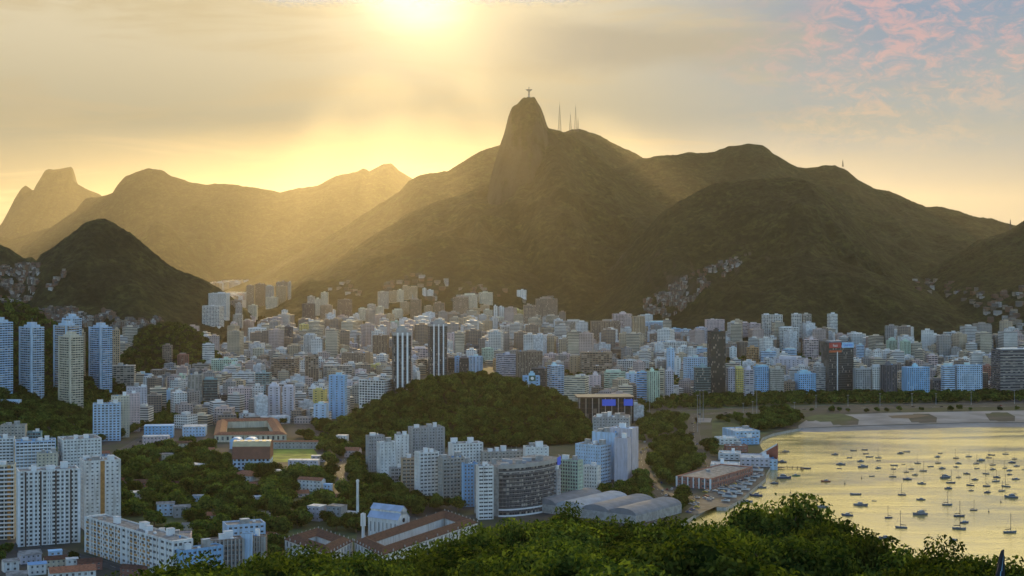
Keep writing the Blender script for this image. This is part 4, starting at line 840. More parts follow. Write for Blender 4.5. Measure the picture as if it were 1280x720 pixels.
hero((-12,19,592,14,.6), 549, 'W', (3.6,.7,.5,.3), (3.2,.5,.5,.3), 'grey white block at left edge, roof crowded with huts', balcony=[(.05,.95)], cap=40, huts=4)
hero((46,72,597,20,.6), 568, 'C', (3.4,.45,.45,.3), None, 'small beige block squeezed between turquoise block and white slab', cap=30, huts=2)
hero((0,34,575,10,.6), 533, 'A', (3.4,.6,.5,.3), None, 'stone grey block with flat roof below the viaduct, far left', cap=40, huts=3)
hero((30,53,572,10,.6), 541, 'Q', (3.0,.85,.7,.15), None, 'small green glass block next to the flat grey roof, far left', cap=30, huts=1)
# long school with ochre panels
A_ = flat(107, 690); B_ = flat(216, 726)
L_ = hero(edge(A_, B_, 15), ck='W', front=(5.6,.72,.42,.42), side=(4,.6,.5,.3), label='long white school wing with ochre panels running towards the viewer', h=25, kind='school_building', cap=70, flo=4.1, pil=14, spandrel=[(i/21+.008, (i+1)/21-.008) for i in range(0, 21) if i not in (9, 10)][:14], huts=4)
A2 = flat(190, 690); B2 = flat(238, 702)
hero((190,240,700,8,.7), 672, 'P', (5.5,.7,.5,.35), None, 'pink white stair block with ochre panels behind the school wing', kind='school_building', cap=24, flo=4.1, huts=3, spandrel=[(.05,.3),(.4,.65),(.72,.95)])
hero((218,279,728,38,.35), 690, 'S', (3.6,.6,.42,.35), (3.6,.3,.3,.4), 'low bright blue building with faded lettering on its long side', kind='office_building', cap=60, flo=3.6, roofm='roof', huts=2)
hero((261,304,716,22,.5), 677, 'N', (2.6,.7,.7,.15), (2.6,.7,.7,.15), 'brown framed block left of the pale blue stair slab', kind='office_building', cap=60, flo=3.6, pil=8, pilmat='stone', huts=2)
hero((302,316,713,6,.9), 669, 'B', None, None, 'windowless pale blue stair slab between two brown framed blocks', kind='office_building', huts=0)
hero((315,334,709,-4,.9), 672, 'N', (2.6,.7,.7,.15), (2.6,.7,.7,.15), 'brown framed block right of the pale blue stair slab', kind='office_building', cap=50, flo=3.6, pil=5, pilmat='stone', huts=1)
hero((278,332,692,22,.6), 658, 'B', (3.8,.55,.4,.35), (3.8,.3,.4,.3), 'pale blue flat roofed school block behind the brown framed blocks', kind='school_building', cap=40, flo=4, huts=2, roofm='roof')
# --- bright blocks on the left slope foot
hero((116,151,552,14,.5), 506, 'B', (4.4,.6,.58,.22), (4.2,.4,.5,.3), 'bright pale blue block with oval windows at the foot of towers', cap=80, huts=3)
hero((139,162,548,14,.7), 496, 'Y' if 0 else 'C', (3.4,.5,.5,.3), None, 'cream block right behind the bright blue oval windowed block', cap=40, huts=2)
hero((155,175,540,20,.8), 493, 'P', (3.6,.5,.5,.3), None, 'pink block next to the cream block near the lit street', cap=40, huts=2)
hero((158,184,530,14,.7), 485, 'L', (3.4,.5,.5,.3), None, 'lilac grey block behind the pink block near the lit street', cap=40, huts=2)
# towers on the slope
def slope_tower(x0, x1, yt, yb, ck, th, r, label, trim='white'):
    X, Y, z, a, b, t, D0 = fit(x0, x1, yb, th, r); h = H+(HY-yt)*D0/F-z
    root = empty('residential_tower', (X, Y, z), t); tag(root, label, 'tower', 'tall towers on the left slope')
    q = MB(); nb, ns, nf = body(q, a, b, h, 'balcony', 4.2, 3.05, drop=14); q.obj('wall', [M['balcony'], M['roof'], M['paint']], root, color=PAL[ck][0])
    for j in range(1, nf+1):
        q = MB(); z0 = h*j/nf
        q.box(-a/2-.9, a*.30, -b/2-.9, -b/2-.003, z0-.45, z0+.55, 0, bottom=True); q.box(a/2+.003, a/2+.9, -b*.32, b/2, z0-.45, z0+.55, 0, bottom=True)
        q.box(-a/2-.9, -a/2-.003, -b*.32, b/2, z0-.45, z0+.55, 0, bottom=True); q.obj('balcony', [mat_for(trim)], root)
    for sx_, sy_ in ((-1,-1),(1,-1)):
        q = MB(); q.box(sx_*a/2-1.2, sx_*a/2+1.2, -b/2-1.1, -b/2+1.4, 0, h+1.4, 0); q.obj('corner_pier', [mat_for(trim)], root)
    q = MB(); q.box(-a*.34, a*.34, -b*.34, b*.34, h, h+3.6, 0, 1); q.box(-a*.2, a*.2, -b*.22, b*.22, h+3.6, h+7, 0, 1); q.bar((0,0,h+7),(0,0,h+12),.12); q.obj('roof_crown', [mat_for(trim), M['roofw']], root)
    FOOT.append((X, Y, a/2, b/2, math.cos(t), math.sin(t)))
slope_tower(-20,16,404,494,'S',-38,.8,'pale blue tower cut off by the left edge of the view','B')
slope_tower(25,55,410,498,'B',-38,.75,'slim pale blue tower standing alone, second from the left edge','B')
slope_tower(68,99,408,500,'T',-38,.8,'tower with tan flank half hidden behind the cream balconied tower','B')
slope_tower(79,102,399,488,'B',-38,.8,'blue tower peeping over the top of the cream balconied tower','B')
slope_tower(74,104,422,514,'C',-42,.75,'cream and grey tower standing nearest on the left slope','C')
slope_tower(112,140,410,490,'S',-38,.8,'bright blue tower, rightmost of the tall slope towers','B')
# --- apartments in front of the green hill
hero((457,481,590,22,.6), 546, 'G', (3.0,.5,.5,.3), (3.0,.5,.5,.3), 'grey windowed block at left end of the hillfoot apartments', cap=60, huts=3)
hero((471,495,599,22,.6), 554, 'W', (4.4,.3,.4,.35), (3.2,.5,.5,.3), 'white narrow block in front of the grey hillfoot block', cap=50, huts=3)
hero((493,511,592,14,.8), 545, 'W', (4.0,.3,.4,.35), (3.2,.5,.5,.3), 'white block with pale blank wall right of the grey hillfoot block', cap=40, huts=2)
hero((510,555,582,18,.5), 536, 'G', (3.0,.5,.55,.25), (3.0,.5,.55,.25), 'grey block with light ribs standing highest before the green hill', cap=70, pil=4, pilmat='stone', huts=5)
hero((486,504,608,16,.6), 586, 'G', (3.6,.8,.5,.3), None, 'low grey terrace block before the white hillfoot apartments', cap=20, huts=1)
hero((501,519,614,10,.7), 574, 'T', (4.0,.7,.5,.3), None, 'beige block with rounded balconies left of banded white block', cap=30, balcony=[(.05,.95)], trim='stone', huts=2)
hero((518,549,621,24,.7), 567, 'W', (3.4,.72,.46,.3), (3.2,.4,.4,.3), 'white block of window bands whose corner catches the sun', cap=70, huts=4)
hero((547,581,624,24,.6), 574, 'A', (3.6,.6,.5,.3), (3.2,.5,.5,.3), 'mixed grey balconied block between banded white and blue blocks', cap=60, balcony=[(.05,.3),(.55,.95)], trim='stone', huts=5)
hero((560,604,600,20,.5), 556, 'W', (3.4,.5,.5,.3), None, 'white block with small roof cupola behind the grey balconied block', cap=50, huts=5)
hero((577,597,634,12,.7), 581, 'S', (3.0,.5,.5,.3), None, 'blue block just left of the white ribbon block', cap=40, huts=3)
hero((595,617,650,12,.8), 584, 'W', (3.6,.9,.42,.32), (3.2,.4,.4,.3), 'bright blue white ribbon windowed block beside round glass building', cap=60, huts=3, trim='white')
hero((654,686,606,10,.6), 560, 'W', (4.5,.3,.4,.35), None, 'white blank block rising behind the round glass building', cap=30, huts=4)
hero((600,660,600,14,.3), 566, 'A', (3.6,.5,.5,.3), None, 'long stone grey block behind the round building, roof crowded with plant', cap=40, huts=6)
hero((687,701,638,-30,.9), 588, 'G', (3.2,.6,.5,.3), (3.2,.6,.5,.3), 'narrow grey blue block right of the round glass building', cap=30, huts=2)
hero((699,729,630,-30,.5), 577, 'E', (2.8,.7,.66,.2), (2.8,.6,.66,.2), 'pale green white gridded block of big windows', cap=80, huts=4)
hero((729,751,620,-26,.6), 584, 'W', (2.8,.5,.5,.3), (2.8,.5,.5,.3), 'small white block with brown mansard roof between bigger blocks', cap=40, huts=1, roofm='tiled')
hero((719,764,606,-34,.7), 558, 'B', (2.8,.4,.4,.3), (3.4,.7,.5,.3), 'pale turquoise block with blank wall and cluttered roof', cap=50, huts=4)
hero((740,776,600,-26,.6), 542, 'B', None, (2.6,.8,.7,.2), 'pale blue block with dark glass flank', cap=40, huts=3)
hero((768,789,606,-22,.9), 549, 'L', None, None, 'lilac windowless slab right of the dark glass flank', huts=1)
hero((762,798,600,-24,.8), 537, 'L', None, None, 'tall windowless lilac slab with blue roof pavilion', huts=3, roofm='blue')
hero((741,788,580,-8,.5), 523, 'G', (3.0,.5,.5,.3), None, 'grey block with cluttered roof behind the windowless lilac slabs', cap=60, huts=5)
# round glass building
def round_block():
    A = np.array(flat(617, 645)); B = np.array(flat(691, 629)); mid = (A+B)/2; d = B-A; L = np.linalg.norm(d); d = d/L; n = np.array((d[1], -d[0])); h = 40; sag = 21
    root = empty('office_building', (mid[0], mid[1], ZG), 0); tag(root, 'round fronted dark glass building with white bands and blue sign', 'building')
    N = 30; arc = []
    for i in range(N+1):
        u = -1+2*i/N; arc.append((d*u*L/2+n*sag*math.sqrt(max(0, 1-u*u*.93))-n*0))
    arc = [tuple(v) for v in arc]; backp = [tuple(np.array(arc[-1])-n*26), tuple(np.array(arc[0])-n*26)]
    def ring(q, z0, z1, grow, m, uvn=None):
        P = [tuple(np.array(p)*(1+grow/50)) for p in arc]
        for i in range(N):
            uv = ((i*1.4,0),((i+1)*1.4,0),((i+1)*1.4,uvn),(i*1.4,uvn)) if uvn else None
            q.quad((*P[i],z0),(*P[i+1],z0),(*P[i+1],z1),(*P[i],z1),m,uv)
            if grow: q.quad((*P[i],z1),(*P[i+1],z1),(*arc[i+1],z1),(*arc[i],z1),m); q.quad((*P[i+1],z0),(*P[i],z0),(*arc[i],z0),(*arc[i+1],z0),m)
    q = MB(); ring(q, 0, h, 0, 0, 12)
    pts = arc+backp
    for p, r2 in ((arc[-1], backp[0]), (backp[0], backp[1]), (backp[1], arc[0])): q.quad((*p,0),(*r2,0),(*r2,h),(*p,h),1)
    q.obj('wall', [facade('dark_curved_glazing', .12, .88, .30, .92, curtain=.45, glass=(.025,.03,.04)), M['conc']], root, color=(.10,.10,.11))
    q = MB()
    k0 = len(q.v); q.v += [(*p, h+.05) for p in pts]; q.f.append(tuple(range(k0, k0+len(pts)))); q.m.append(0); q.uv.append([(0,0)]*len(pts)); q.obj('roof', [M['roof']], root)
    for z0, z1, mm in ((0, 1.2, 'white'), (5, 6.2, 'white'), (h-1.0, h+2.2, 'stone'), (h-4.4, h-3.6, 'stone')):
        q = MB(); ring(q, z0, z1, .9, 0); q.obj('fascia_band', [M[mm]], root)
    for j in range(2, 11):
        q = MB(); ring(q, 2+j*3.25, 2+j*3.25+.35, .35, 0); q.obj('floor_band', [M['conc']], root)
    q = MB(); p0 = np.array(arc[23])*1.035; p1 = np.array(arc[27])*1.035; q.quad((*p0,h-4.5),(*p1,h-4.5),(*p1,h+2.4),(*p0,h+2.4)); q.quad((*p1*.99,h-4.5),(*p0*.99,h-4.5),(*p0*.99,h+2.4),(*p1*.99,h+2.4)); q.obj('blue_sign', [M['lit']], root)
    rnd = random.Random(3)
    for i in range(9):
        u = rnd.uniform(-.4, .4); v = rnd.uniform(-14, 8); c_ = d*u*L+n*v; s_ = rnd.uniform(1.5, 4)
        q = MB(); q.box(c_[0]-s_, c_[0]+s_, c_[1]-s_*.7, c_[1]+s_*.7, h+.05, h+rnd.uniform(1.5, 4.5), 0); q.obj('roof_hut', [rnd.choice([M['white'], M['conc'], M['metal']])], root)
    FOOT.append((mid[0], mid[1]-6, L/2, 30, math.cos(0), 0))
round_block()
# dark open structure with two lit screens
X, Y, z, a, b, t, D0 = fit(719, 796, 531, 4, .45); root = empty('shopping_hall', (X, Y, z), t); tag(root, 'dark hall under a wide flat tan roof with two lit blue screens', 'building')
h = H+(HY-496)*D0/F-z
q = MB(); body(q, a*.9, b*.9, h-2, 'glass', 5, 7); q.obj('wall', [M['glass'], M['roof'], M['darkmetal']], root, color=(.05,.045,.05))
q = MB(); q.box(-a*.52, a*.45, -b*.6, b*.55, h-1.6, h, 0, 1, bottom=True); q.obj('roof', [M['wood'], plain('tan_roof', (.42,.33,.22), .8)], root)
for x0_, x1_ in ((-.10,.13),(.27,.42)): q = MB(); q.box(a*x0_, a*x1_, -b*.66, -b*.62, h-11, h-3, 0); q.obj('screen', [M['lit']], root)
for i in range(9): q = MB(); x_ = -a*.48+i*a*.11; q.bar((x_,-b*.56,0),(x_,-b*.56,h-1.6),.6); q.obj('column', [M['conc']], root)
FOOT.append((X, Y, a/2, b/2, math.cos(t), math.sin(t)))
# --- courtyard buildings
def court(name, px, z_e, wing, rise, wallm, roofm, label, nwin=10, eaves=.8):
    P = [np.array(flat(x, y, ZG+z_e)) for x, y in px]; c_ = sum(P)/4; root = empty(name, (c_[0], c_[1], ZG)); tag(root, label, 'building'); P = [p-c_ for p in P]
    def inset(k_):
        out = []
        for i in range(4):
            p0, p, p1 = P[i-1], P[i], P[(i+1) % 4]; d0 = (p-p0)/np.linalg.norm(p-p0); d1 = (p1-p)/np.linalg.norm(p1-p)
            n0 = np.array((-d0[1], d0[0])); n1 = np.array((-d1[1], d1[0])); bis = n0+n1; bis = bis/np.dot(bis, n0); out.append(p+bis*k_)
        return out
    ar = sum(P[i][0]*P[(i+1) % 4][1]-P[(i+1) % 4][0]*P[i][1] for i in range(4)); sg = 1 if ar > 0 else -1
    I0 = inset(-eaves*sg); I1 = inset(wing/2*sg); I2 = inset((wing+eaves)*sg); W1 = inset(wing*sg)
    q = MB(); wins = []
    for i in range(4):
        p, r2 = (P[i], P[(i+1) % 4]) if sg > 0 else (P[(i+1) % 4], P[i])
        L = np.linalg.norm(r2-p)
        facing = np.dot(np.array(((r2-p)[1], -(r2-p)[0]))/L, -c_/np.linalg.norm(c_)) > .1
        if facing: cut_wall(q, tuple(p), tuple(r2), 0, z_e, max(2, int(L/5.5)), 2 if z_e > 8 else 1, .42, .55, .25, wins)
        else: q.quad((*p,0),(*r2,0),(*r2,z_e),(*p,z_e))
        a_, b2 = W1[i], W1[(i+1) % 4]; q.quad((*a_,0),(*b2,0),(*b2,z_e),(*a_,z_e))
    q.obj('wall', [wallm], root)
    q = MB()
    for i in range(4):
        j = (i+1) % 4; q.quad((*I0[i],z_e-.1),(*I0[j],z_e-.1),(*I1[j],z_e+rise),(*I1[i],z_e+rise)); q.quad((*I1[i],z_e+rise),(*I1[j],z_e+rise),(*I2[j],z_e-.1),(*I2[i],z_e-.1))
    q.obj('roof', [roofm], root); place_windows(root, wins, 60); FOOT.append((c_[0], c_[1], max(abs(p[0]) for p in P), max(abs(p[1]) for p in P)*.85, 1, 0))
    return root, P, z_e
r_, P_, ze = court('palace', [(356,674),(410,693),(441,676),(398,661)], 13, 13, 3.2, mat_for('W'), M['tiled'], 'old palace with dark tiled wings round a leafy courtyard')
def urns(root, P, ze, n=9):
    for i in range(4):
        p, r2 = P[i], P[(i+1) % 4]
        for k_ in range(n):
            c_ = p+(r2-p)*k_/n; q = MB(); q.cyl(c_[0], c_[1], ze-.1, ze+.9, .35, .5, 6); q.cyl(c_[0], c_[1], ze+.9, ze+1.9, .5, .12, 6); q.obj('roof_urn', [M['stone']], root)
urns(r_, P_, ze, 8)
r_, P_, ze = court('palace', [(443,677),(477,694),(597,653),(556,639)], 13, 13, 3.2, mat_for('W'), M['tiled'], 'long palace range with dark tiled roofs behind the foreground trees'); urns(r_, P_, ze, 9)
court('school_building', [(268,544),(358,543),(346,524),(272,526)], 8, 12, 3, mat_for('C'), M['tile'], 'low school with orange tiled wings round a long courtyard')
# --- chapel
X, Y, z, a, b, t, D0 = fit(460, 512, 676, -32, .55); root = empty('chapel', (X, Y, z), t); tag(root, 'white chapel with two tier pale blue roof and round gable window', 'chapel')
h = 15.; q = MB(); wins = []; cut_wall(q, (-a/2,-b/2), (a/2,-b/2), 0, h, 7, 1, .3, .5, .3, wins); q.quad((a/2,-b/2,0),(a/2,b/2,0),(a/2,b/2,h),(a/2,-b/2,h)); q.quad((-a/2,b/2,0),(-a/2,-b/2,0),(-a/2,-b/2,h),(-a/2,b/2,h)); q.quad((a/2,b/2,0),(-a/2,b/2,0),(-a/2,b/2,h),(a/2,b/2,h))
for s_ in (-1, 1): q.quad((s_*a/2,-b/2,h),(s_*a/2,-b*.25,h+4.3),(s_*a/2,b*.25,h+4.3),(s_*a/2,b/2,h)); q.tri((s_*a/2,-b*.27,h+6),(s_*a/2,0,h+9.5),(s_*a/2,b*.27,h+6)); q.quad((s_*a/2,-b*.25,h+4.3),(s_*a/2,-b*.27,h+6),(s_*a/2,b*.27,h+6),(s_*a/2,b*.25,h+4.3))
q.box(-a/2, a/2, -b*.25, b*.25, h+3, h+6, 0); q.obj('wall', [mat_for('W')], root); place_windows(root, wins)
q = MB(); e_ = .6
q.quad((-a/2-e_,-b/2-e_,h),(a/2+e_,-b/2-e_,h),(a/2+e_,-b*.25,h+4.4),(-a/2-e_,-b*.25,h+4.4)); q.quad((a/2+e_,b/2+e_,h),(-a/2-e_,b/2+e_,h),(-a/2-e_,b*.25,h+4.4),(a/2+e_,b*.25,h+4.4))
q.quad((-a/2-e_,-b*.29,h+6),(a/2+e_,-b*.29,h+6),(a/2+e_,0,h+9.7),(-a/2-e_,0,h+9.7)); q.quad((a/2+e_,b*.29,h+6),(-a/2-e_,b*.29,h+6),(-a/2-e_,0,h+9.7),(a/2+e_,0,h+9.7)); q.obj('roof', [plain('blue_grey_roof', (.34,.42,.56), .6)], root)
q = MB(); n_ = 16; cc = (a/2+.06, 0, h-1)
for i in range(n_):
    a0, a1 = 2*math.pi*i/n_, 2*math.pi*(i+1)/n_; q.tri((cc[0], 0, cc[2]), (cc[0], 1.7*math.cos(a0), cc[2]+1.7*math.sin(a0)), (cc[0], 1.7*math.cos(a1), cc[2]+1.7*math.sin(a1)))
q.obj('rose_window', [M['pane']], root); FOOT.append((X, Y, a/2, b/2, math.cos(t), math.sin(t)))
# --- tall round shafts
def shaft(x, yt, yb, r0, label, capd=False):
    X, Y = flat(x, yb); h = H+(HY-yt)*Y/F-ZG; root = empty('water_tower' if capd else 'chimney', (X, Y, ZG)); tag(root, label, 'tower')
    q = MB(); q.cyl(0, 0, 0, h-(5 if capd else 0), r0, r0*.85, 16); q.obj('shaft', [mat_for('W')], root)
    q = MB(); q.cyl(0, 0, h-(9 if capd else 1.5), h, r0*(1.5 if capd else 1.1), n=16, m=0); q.cyl(0,0,h,h+.6,r0*.6,n=10); q.obj('tank' if capd else 'rim', [mat_for('W')], root)
shaft(447, 600, 652, 1.15, 'tall plain white chimney shaft above the park trees'); shaft(454, 642, 682, 1.3, 'white water tower with a wider head next to the chapel', True)
# --- simple pitched and flat roofed houses
def house(x0, x1, yt, yb, th, r, ck, roofm, label, rise=2.2, hip=False, kind='house', D=None, win=True):
    X, Y, z, a, b, t, D0 = fit(x0, x1, yb, th, r); h = max(3, H+(HY-yt)*D0/F-z-(rise if rise else 0)); root = empty(kind, (X, Y, z), t); tag(root, label, 'house' if kind == 'house' else 'building')
    q = MB(); wins = []; x, y = a/2, b/2; nf = max(1, round(h/3.6))
    if win: cut_wall(q, (-x,-y), (x,-y), 0, h, max(2, round(a/4)), nf, .4, .45, .3, wins)
    else: q.quad((-x,-y,0),(x,-y,0),(x,-y,h),(-x,-y,h))
    q.quad((x,-y,0),(x,y,0),(x,y,h),(x,-y,h)); q.quad((-x,y,0),(-x,-y,0),(-x,-y,h),(-x,y,h)); q.quad((x,y,0),(-x,y,0),(-x,y,h),(x,y,h)); 
    if rise and not hip: q.tri((x,-y,h),(x,y,h),(x,0,h+rise)); q.tri((-x,y,h),(-x,-y,h),(-x,0,h+rise))
    q.obj('wall', [mat_for(ck)], root); place_windows(root, wins, 24)
    q = MB(); e = .6; i_ = min(y, x*.6) if hip else -e
    if rise:
        rl, rr = -x+i_, x-i_
        q.quad((-x-e,-y-e,h-.1),(x+e,-y-e,h-.1),(rr,0,h+rise),(rl,0,h+rise)); q.quad((x+e,y+e,h-.1),(-x-e,y+e,h-.1),(rl,0,h+rise),(rr,0,h+rise))
        if hip: q.tri((x+e,-y-e,h-.1),(x+e,y+e,h-.1),(rr,0,h+rise)); q.tri((-x-e,y+e,h-.1),(-x-e,-y-e,h-.1),(rl,0,h+rise))
    else: q.box(-x-.2, x+.2, -y-.2, y+.2, h, h+.5, 0)
    q.obj('roof', [M[roofm]], root); FOOT.append((X, Y, a/2, b/2, math.cos(t), math.sin(t))); return root, a, b, h
house(290,326,590,603,-24,.8,'W','tile','orange hip roofed house in the trees below the red hall', hip=True, rise=4)
house(372,407,598,615,-22,.35,'W','tile','long white house with red tiled roof among the park trees')
house(404,416,606,616,-10,.8,'B','blue','small white hut at the end of the long tiled house', rise=0)
house(360,400,576,590,-4,.35,'L','roofw','lilac low club house just in front of the playing field', rise=0)
house(384,408,634,652,-24,.9,'L','roofw','small lilac flat roofed hall with two round stair turrets', rise=0)
house(408,434,634,652,-24,.8,'G','roof','low grey annex with dark roof beside the lilac hall', rise=0)
house(196,218,628,646,12,.6,'B','roof','small pale blue house between the park trees and school', rise=1.5)
house(216,238,632,648,20,.6,'G','roof','grey roofed shed by the pale blue house in the park', rise=1.5)
house(166,192,600,612,0,.6,'R','tiled','dark tiled roof showing through the park crowns', rise=2)
house(178,212,546,560,8,.4,'P','roofw','low hall with pale pink roof in front of the blue school', rise=0)
house(180,218,533,548,8,.5,'S','blue','bright blue flat roofed school with a row of square windows', rise=0, kind='school_building')
house(228,259,534,546,6,.9,'B','roofw','pale blue workshop with shiny ridged roof', rise=0, kind='workshop')
r_, a_, b_2, h_ = house(0+219,0+240,552,566,6,.8,'C','tiled','cream villa with dark roof between the trees', rise=2)
house(252,268,560,572,6,.8,'C','tile','small cream villa with red roof by the courtyard school', rise=2)
house(430,452,560,572,-10,.8,'P','tile','pink gabled house by the road under green hill', rise=3)
house(420,436,545,556,-10,.8,'W','roofw','white low house at left foot of the green hill', rise=0)
for k_, sp in enumerate([(2,24,700,716,30,.8,'W','roof','white walled house with grey roof, leftmost of the low houses', 1.5),(22,52,690,706,30,.7,'L','roof','house with broad slate roof below the wide white slab',2.5),(34,58,704,720,25,.7,'W','tank','small white house with a bright blue roof',1.2),(54,84,697,713,24,.7,'C','tiled','cream house with dark red roof among the low houses',2),(60,78,690,702,22,.7,'B','blue','pale blue hut with blue roof behind the cream house',0),(82,98,700,714,20,.8,'W','roofw','white flat roofed house with sunlit wall, beside the lane',0),(60,120,712,734,22,.6,'W','tile','large house with red tiled roof at the bottom edge',2.5),(96,128,700,715,24,.5,'R','tiled','long red roofed shed beside the lane',2),(150,184,708,724,-20,.5,'R','tiled','dark red roofed shed behind the school wing',2),(8,34,716,734,20,.8,'G','roof','grey roofed house at the bottom left corner',2)]):
    house(*sp[:9], rise=sp[9])
house(326,350,700,712,-18,.7,'W','tile','white house with bright red roof right of the brown blocks', rise=3)
PH = []
rnd = random.Random(77)
for x, y, w_ in [(124,587,20),(208,578,22),(246,592,24),(150,606,16),(312,612,22),(346,596,18),(318,632,22),(262,650,20),(352,656,20),(236,664,18),(436,650,20),(398,578,18),(128,572,18),(268,572,16),(282,620,18),(376,622,20),(222,610,18),(300,662,20),(338,676,20),(196,590,16),(420,626,16),(172,625,20),(248,628,18),(330,648,16)]:
    ck = rnd.choice('WWCPLB'); rm = rnd.choice(['tile', 'tile', 'tiled', 'roof', 'roofw']); cn = {'tile':'red tiled','tiled':'dark tiled','roof':'grey','roofw':'pale'}[rm]
    o = house(x-w_/2, x+w_/2, y-w_*.42, y, rnd.uniform(-35, 35), rnd.uniform(.5, .9), ck, rm, 'x', rise=2.4 if rm.startswith('tile') else 0, hip=rnd.random() < .4)[0]
    PH.append((o, f'{PAL[ck][1]} house with {cn} roof', o.location.x/o.location.y, o.location.y, 'among the park trees'))
ordinal_labels(PH, 'houses among the park trees', 12)
# red hall by the field: steep brown red roof with sunlit skylights
X, Y, z, a, b, t, D0 = fit(291, 341, 588, 3, .8); root = empty('sports_hall', (X, Y, z), t); tag(root, 'big hall with brown red roof and sunlit skylights by the playing field', 'building')
h0 = 11.; h1 = H+(HY-552)*D0/F-z
q = MB(); body(q, a, b, h0, 'grid', 4, 4, par=.1); q.obj('wall', [M['grid'], M['roof'], M['paint']], root, color=PAL['B'][0])
q = MB(); prof = [(-b/2-1.5,h0-.5),(-b/2-.3,h1-5),(-b*.30,h1-.6),(0,h1),(b*.3,h1-1.2),(b/2,h1-6),(b/2+1,h0-.5)]
for i in range(6):
    (y0,z0),(y1,z1) = prof[i], prof[i+1]; q.quad((-a/2-.5,y0,z0),(a/2+.5,y0,z0),(a/2+.5,y1,z1),(-a/2-.5,y1,z1), 1 if 1 <= i <= 3 else 0)
for s_ in (-1, 1):
    k0 = len(q.v); L = [(s_*(a/2+.45), y, z_) for y, z_ in prof]; q.v += L; q.f.append(tuple(range(k0, k0+7)) if s_ < 0 else tuple(reversed(range(k0, k0+7)))); q.m.append(0); q.uv.append([(0,0)]*7)
q.obj('roof', [plain('brown_red_sheet', (.20,.085,.055), .7), plain('sunlit_tint_sheet', (.50,.40,.22), .45)], root)  # gold of the sunlit top is put into the second sheet's colour
for i in range(5): x_ = -a*.42+i*a*.2; q = MB(); q.quad((x_,-b*.27,h1-.35),(x_+a*.09,-b*.27,h1-.35),(x_+a*.09,-b*.08,h1+.12),(x_,-b*.08,h1+.12)); q.obj('skylight', [M['white']], root)
FOOT.append((X, Y, a/2, b/2, math.cos(t), math.sin(t)))
def vaults(root, n, a, b, h, rise, mats, along='y'):
    for k_ in range(n):
        q = MB(); y0 = -b/2+b*k_/n; y1 = y0+b/n; N = 8
        for i in range(N):
            f0, f1 = math.pi*i/N, math.pi*(i+1)/N; ya, za = (y0+y1)/2-(y1-y0)/2*math.cos(f0), h+rise*math.sin(f0); yb_, zb = (y0+y1)/2-(y1-y0)/2*math.cos(f1), h+rise*math.sin(f1)
            q.quad((-a/2,ya,za),(a/2,ya,za),(a/2,yb_,zb),(-a/2,yb_,zb)); q.quad((-a/2,ya,h),(-a/2,yb_,h),(-a/2,yb_,zb),(-a/2,ya,za)); q.quad((a/2,yb_,h),(a/2,ya,h),(a/2,ya,za),(a/2,yb_,zb))
        q.obj('roof_vault', [mats[k_ % len(mats)]], root)
for x0_, x1_, lb in ((287,304,'left one of two pale blue vaulted sheds behind the red hall'),(304,323,'right one of two pale blue vaulted sheds behind the red hall')):
    X, Y, z, a, b, t, D0 = fit(x0_, x1_, 562, 0, 1.0); root = empty('shed', (X, Y, z), math.pi/2); tag(root, lb, 'shed')
    q = MB(); q.box(-b/2, b/2, -a/2, a/2, 0, 8, 0); q.obj('wall', [mat_for('B')], root); vaults(root, 1, b, a, 8, 4, [M['blue']])
house(337,398,551,562,1,.18,'G','tile','long two storey grandstand with thin red roof behind the field', rise=1.2, kind='grandstand')
# --- waterfront club buildings
A_ = flat(795, 656); B_ = flat(852, 641); X, Y, a, b, t = edge(A_, B_, 104); root = empty('boat_shed', (X, Y, ZG), t); tag(root, 'wide boat shed with four grey and white curved roofs', 'shed')
q = MB()
for y_ in np.linspace(-b/2, b/2, 5): q.box(-a/2, a/2, y_-.25 if y_ > 0 else y_, y_+.25 if y_ <= 0 else y_, 0, 7, 0)
q.box(-a/2-.3, -a/2, -b/2, b/2, 0, 7, 0); q.obj('wall', [M['conc']], root); sw_ = plain('grey_sheet_roof', (.20,.21,.23), .85); vaults(root, 4, a, b, 7, 5, [sw_, sw_, plain('pale_sheet_roof', (.36,.38,.41), .85), sw_]); FOOT.append((X, Y, a/2, b/2, math.cos(t), math.sin(t)))
X, Y, a, b, t = edge(flat(846, 608), flat(888, 612), 92); hero((X, Y, a, b, t), ck='R', front=(5,.5,.5,.3), side=(4.5,.55,.6,.2), label='long dark roofed boat club with red and white bays along the quay', h=9, kind='boat_club', cap=40, flo=4.5, huts=0, roofm='roof', pil=6)
for sp in [(888,925,576,590,'W',-10,.5,'white club house with blue shaded wall behind the boat club'),(898,926,566,576,'W',-10,.6,'white terrace building with pale roof behind the white club house'),(925,962,560,584,'L',-8,.7,'lilac club hall at the water edge beside the slanted red wall',8),(903,950,524,549,'B',14,.8,'blue and white swimming stadium by the round bay corner',8),(920,949,541,556,'S',8,.6,'bright blue pool building in front of the swimming stadium'),(893,928,546,556,'W',8,.5,'low white changing block beside the bright blue pool building'),(872,898,592,604,'T',10,.5,'small tan petrol station canopy at the road bend'),(905,935,556,566,'R',0,.4,'dark red pavilion between the pool and the club hall'),(955,972,571,584,'B',-10,.9,'tiny pale hut on the jetty corner')]:
    hero((sp[0],sp[1],sp[3],sp[5],sp[6]*1.6), sp[2], sp[4], (5,.5,.4,.3), None, sp[7], h=sp[8] if len(sp) > 8 else 6, kind='club_building', cap=16, flo=4, huts=1, roofm='roofw' if sp[4] in 'WBL' else 'roof')
q = MB(); p = flat(958, 578); root = empty('slanted_wall', (p[0], p[1], ZG), R(-70)); tag(root, 'tall slanted red wall with white edge at the water', 'wall')
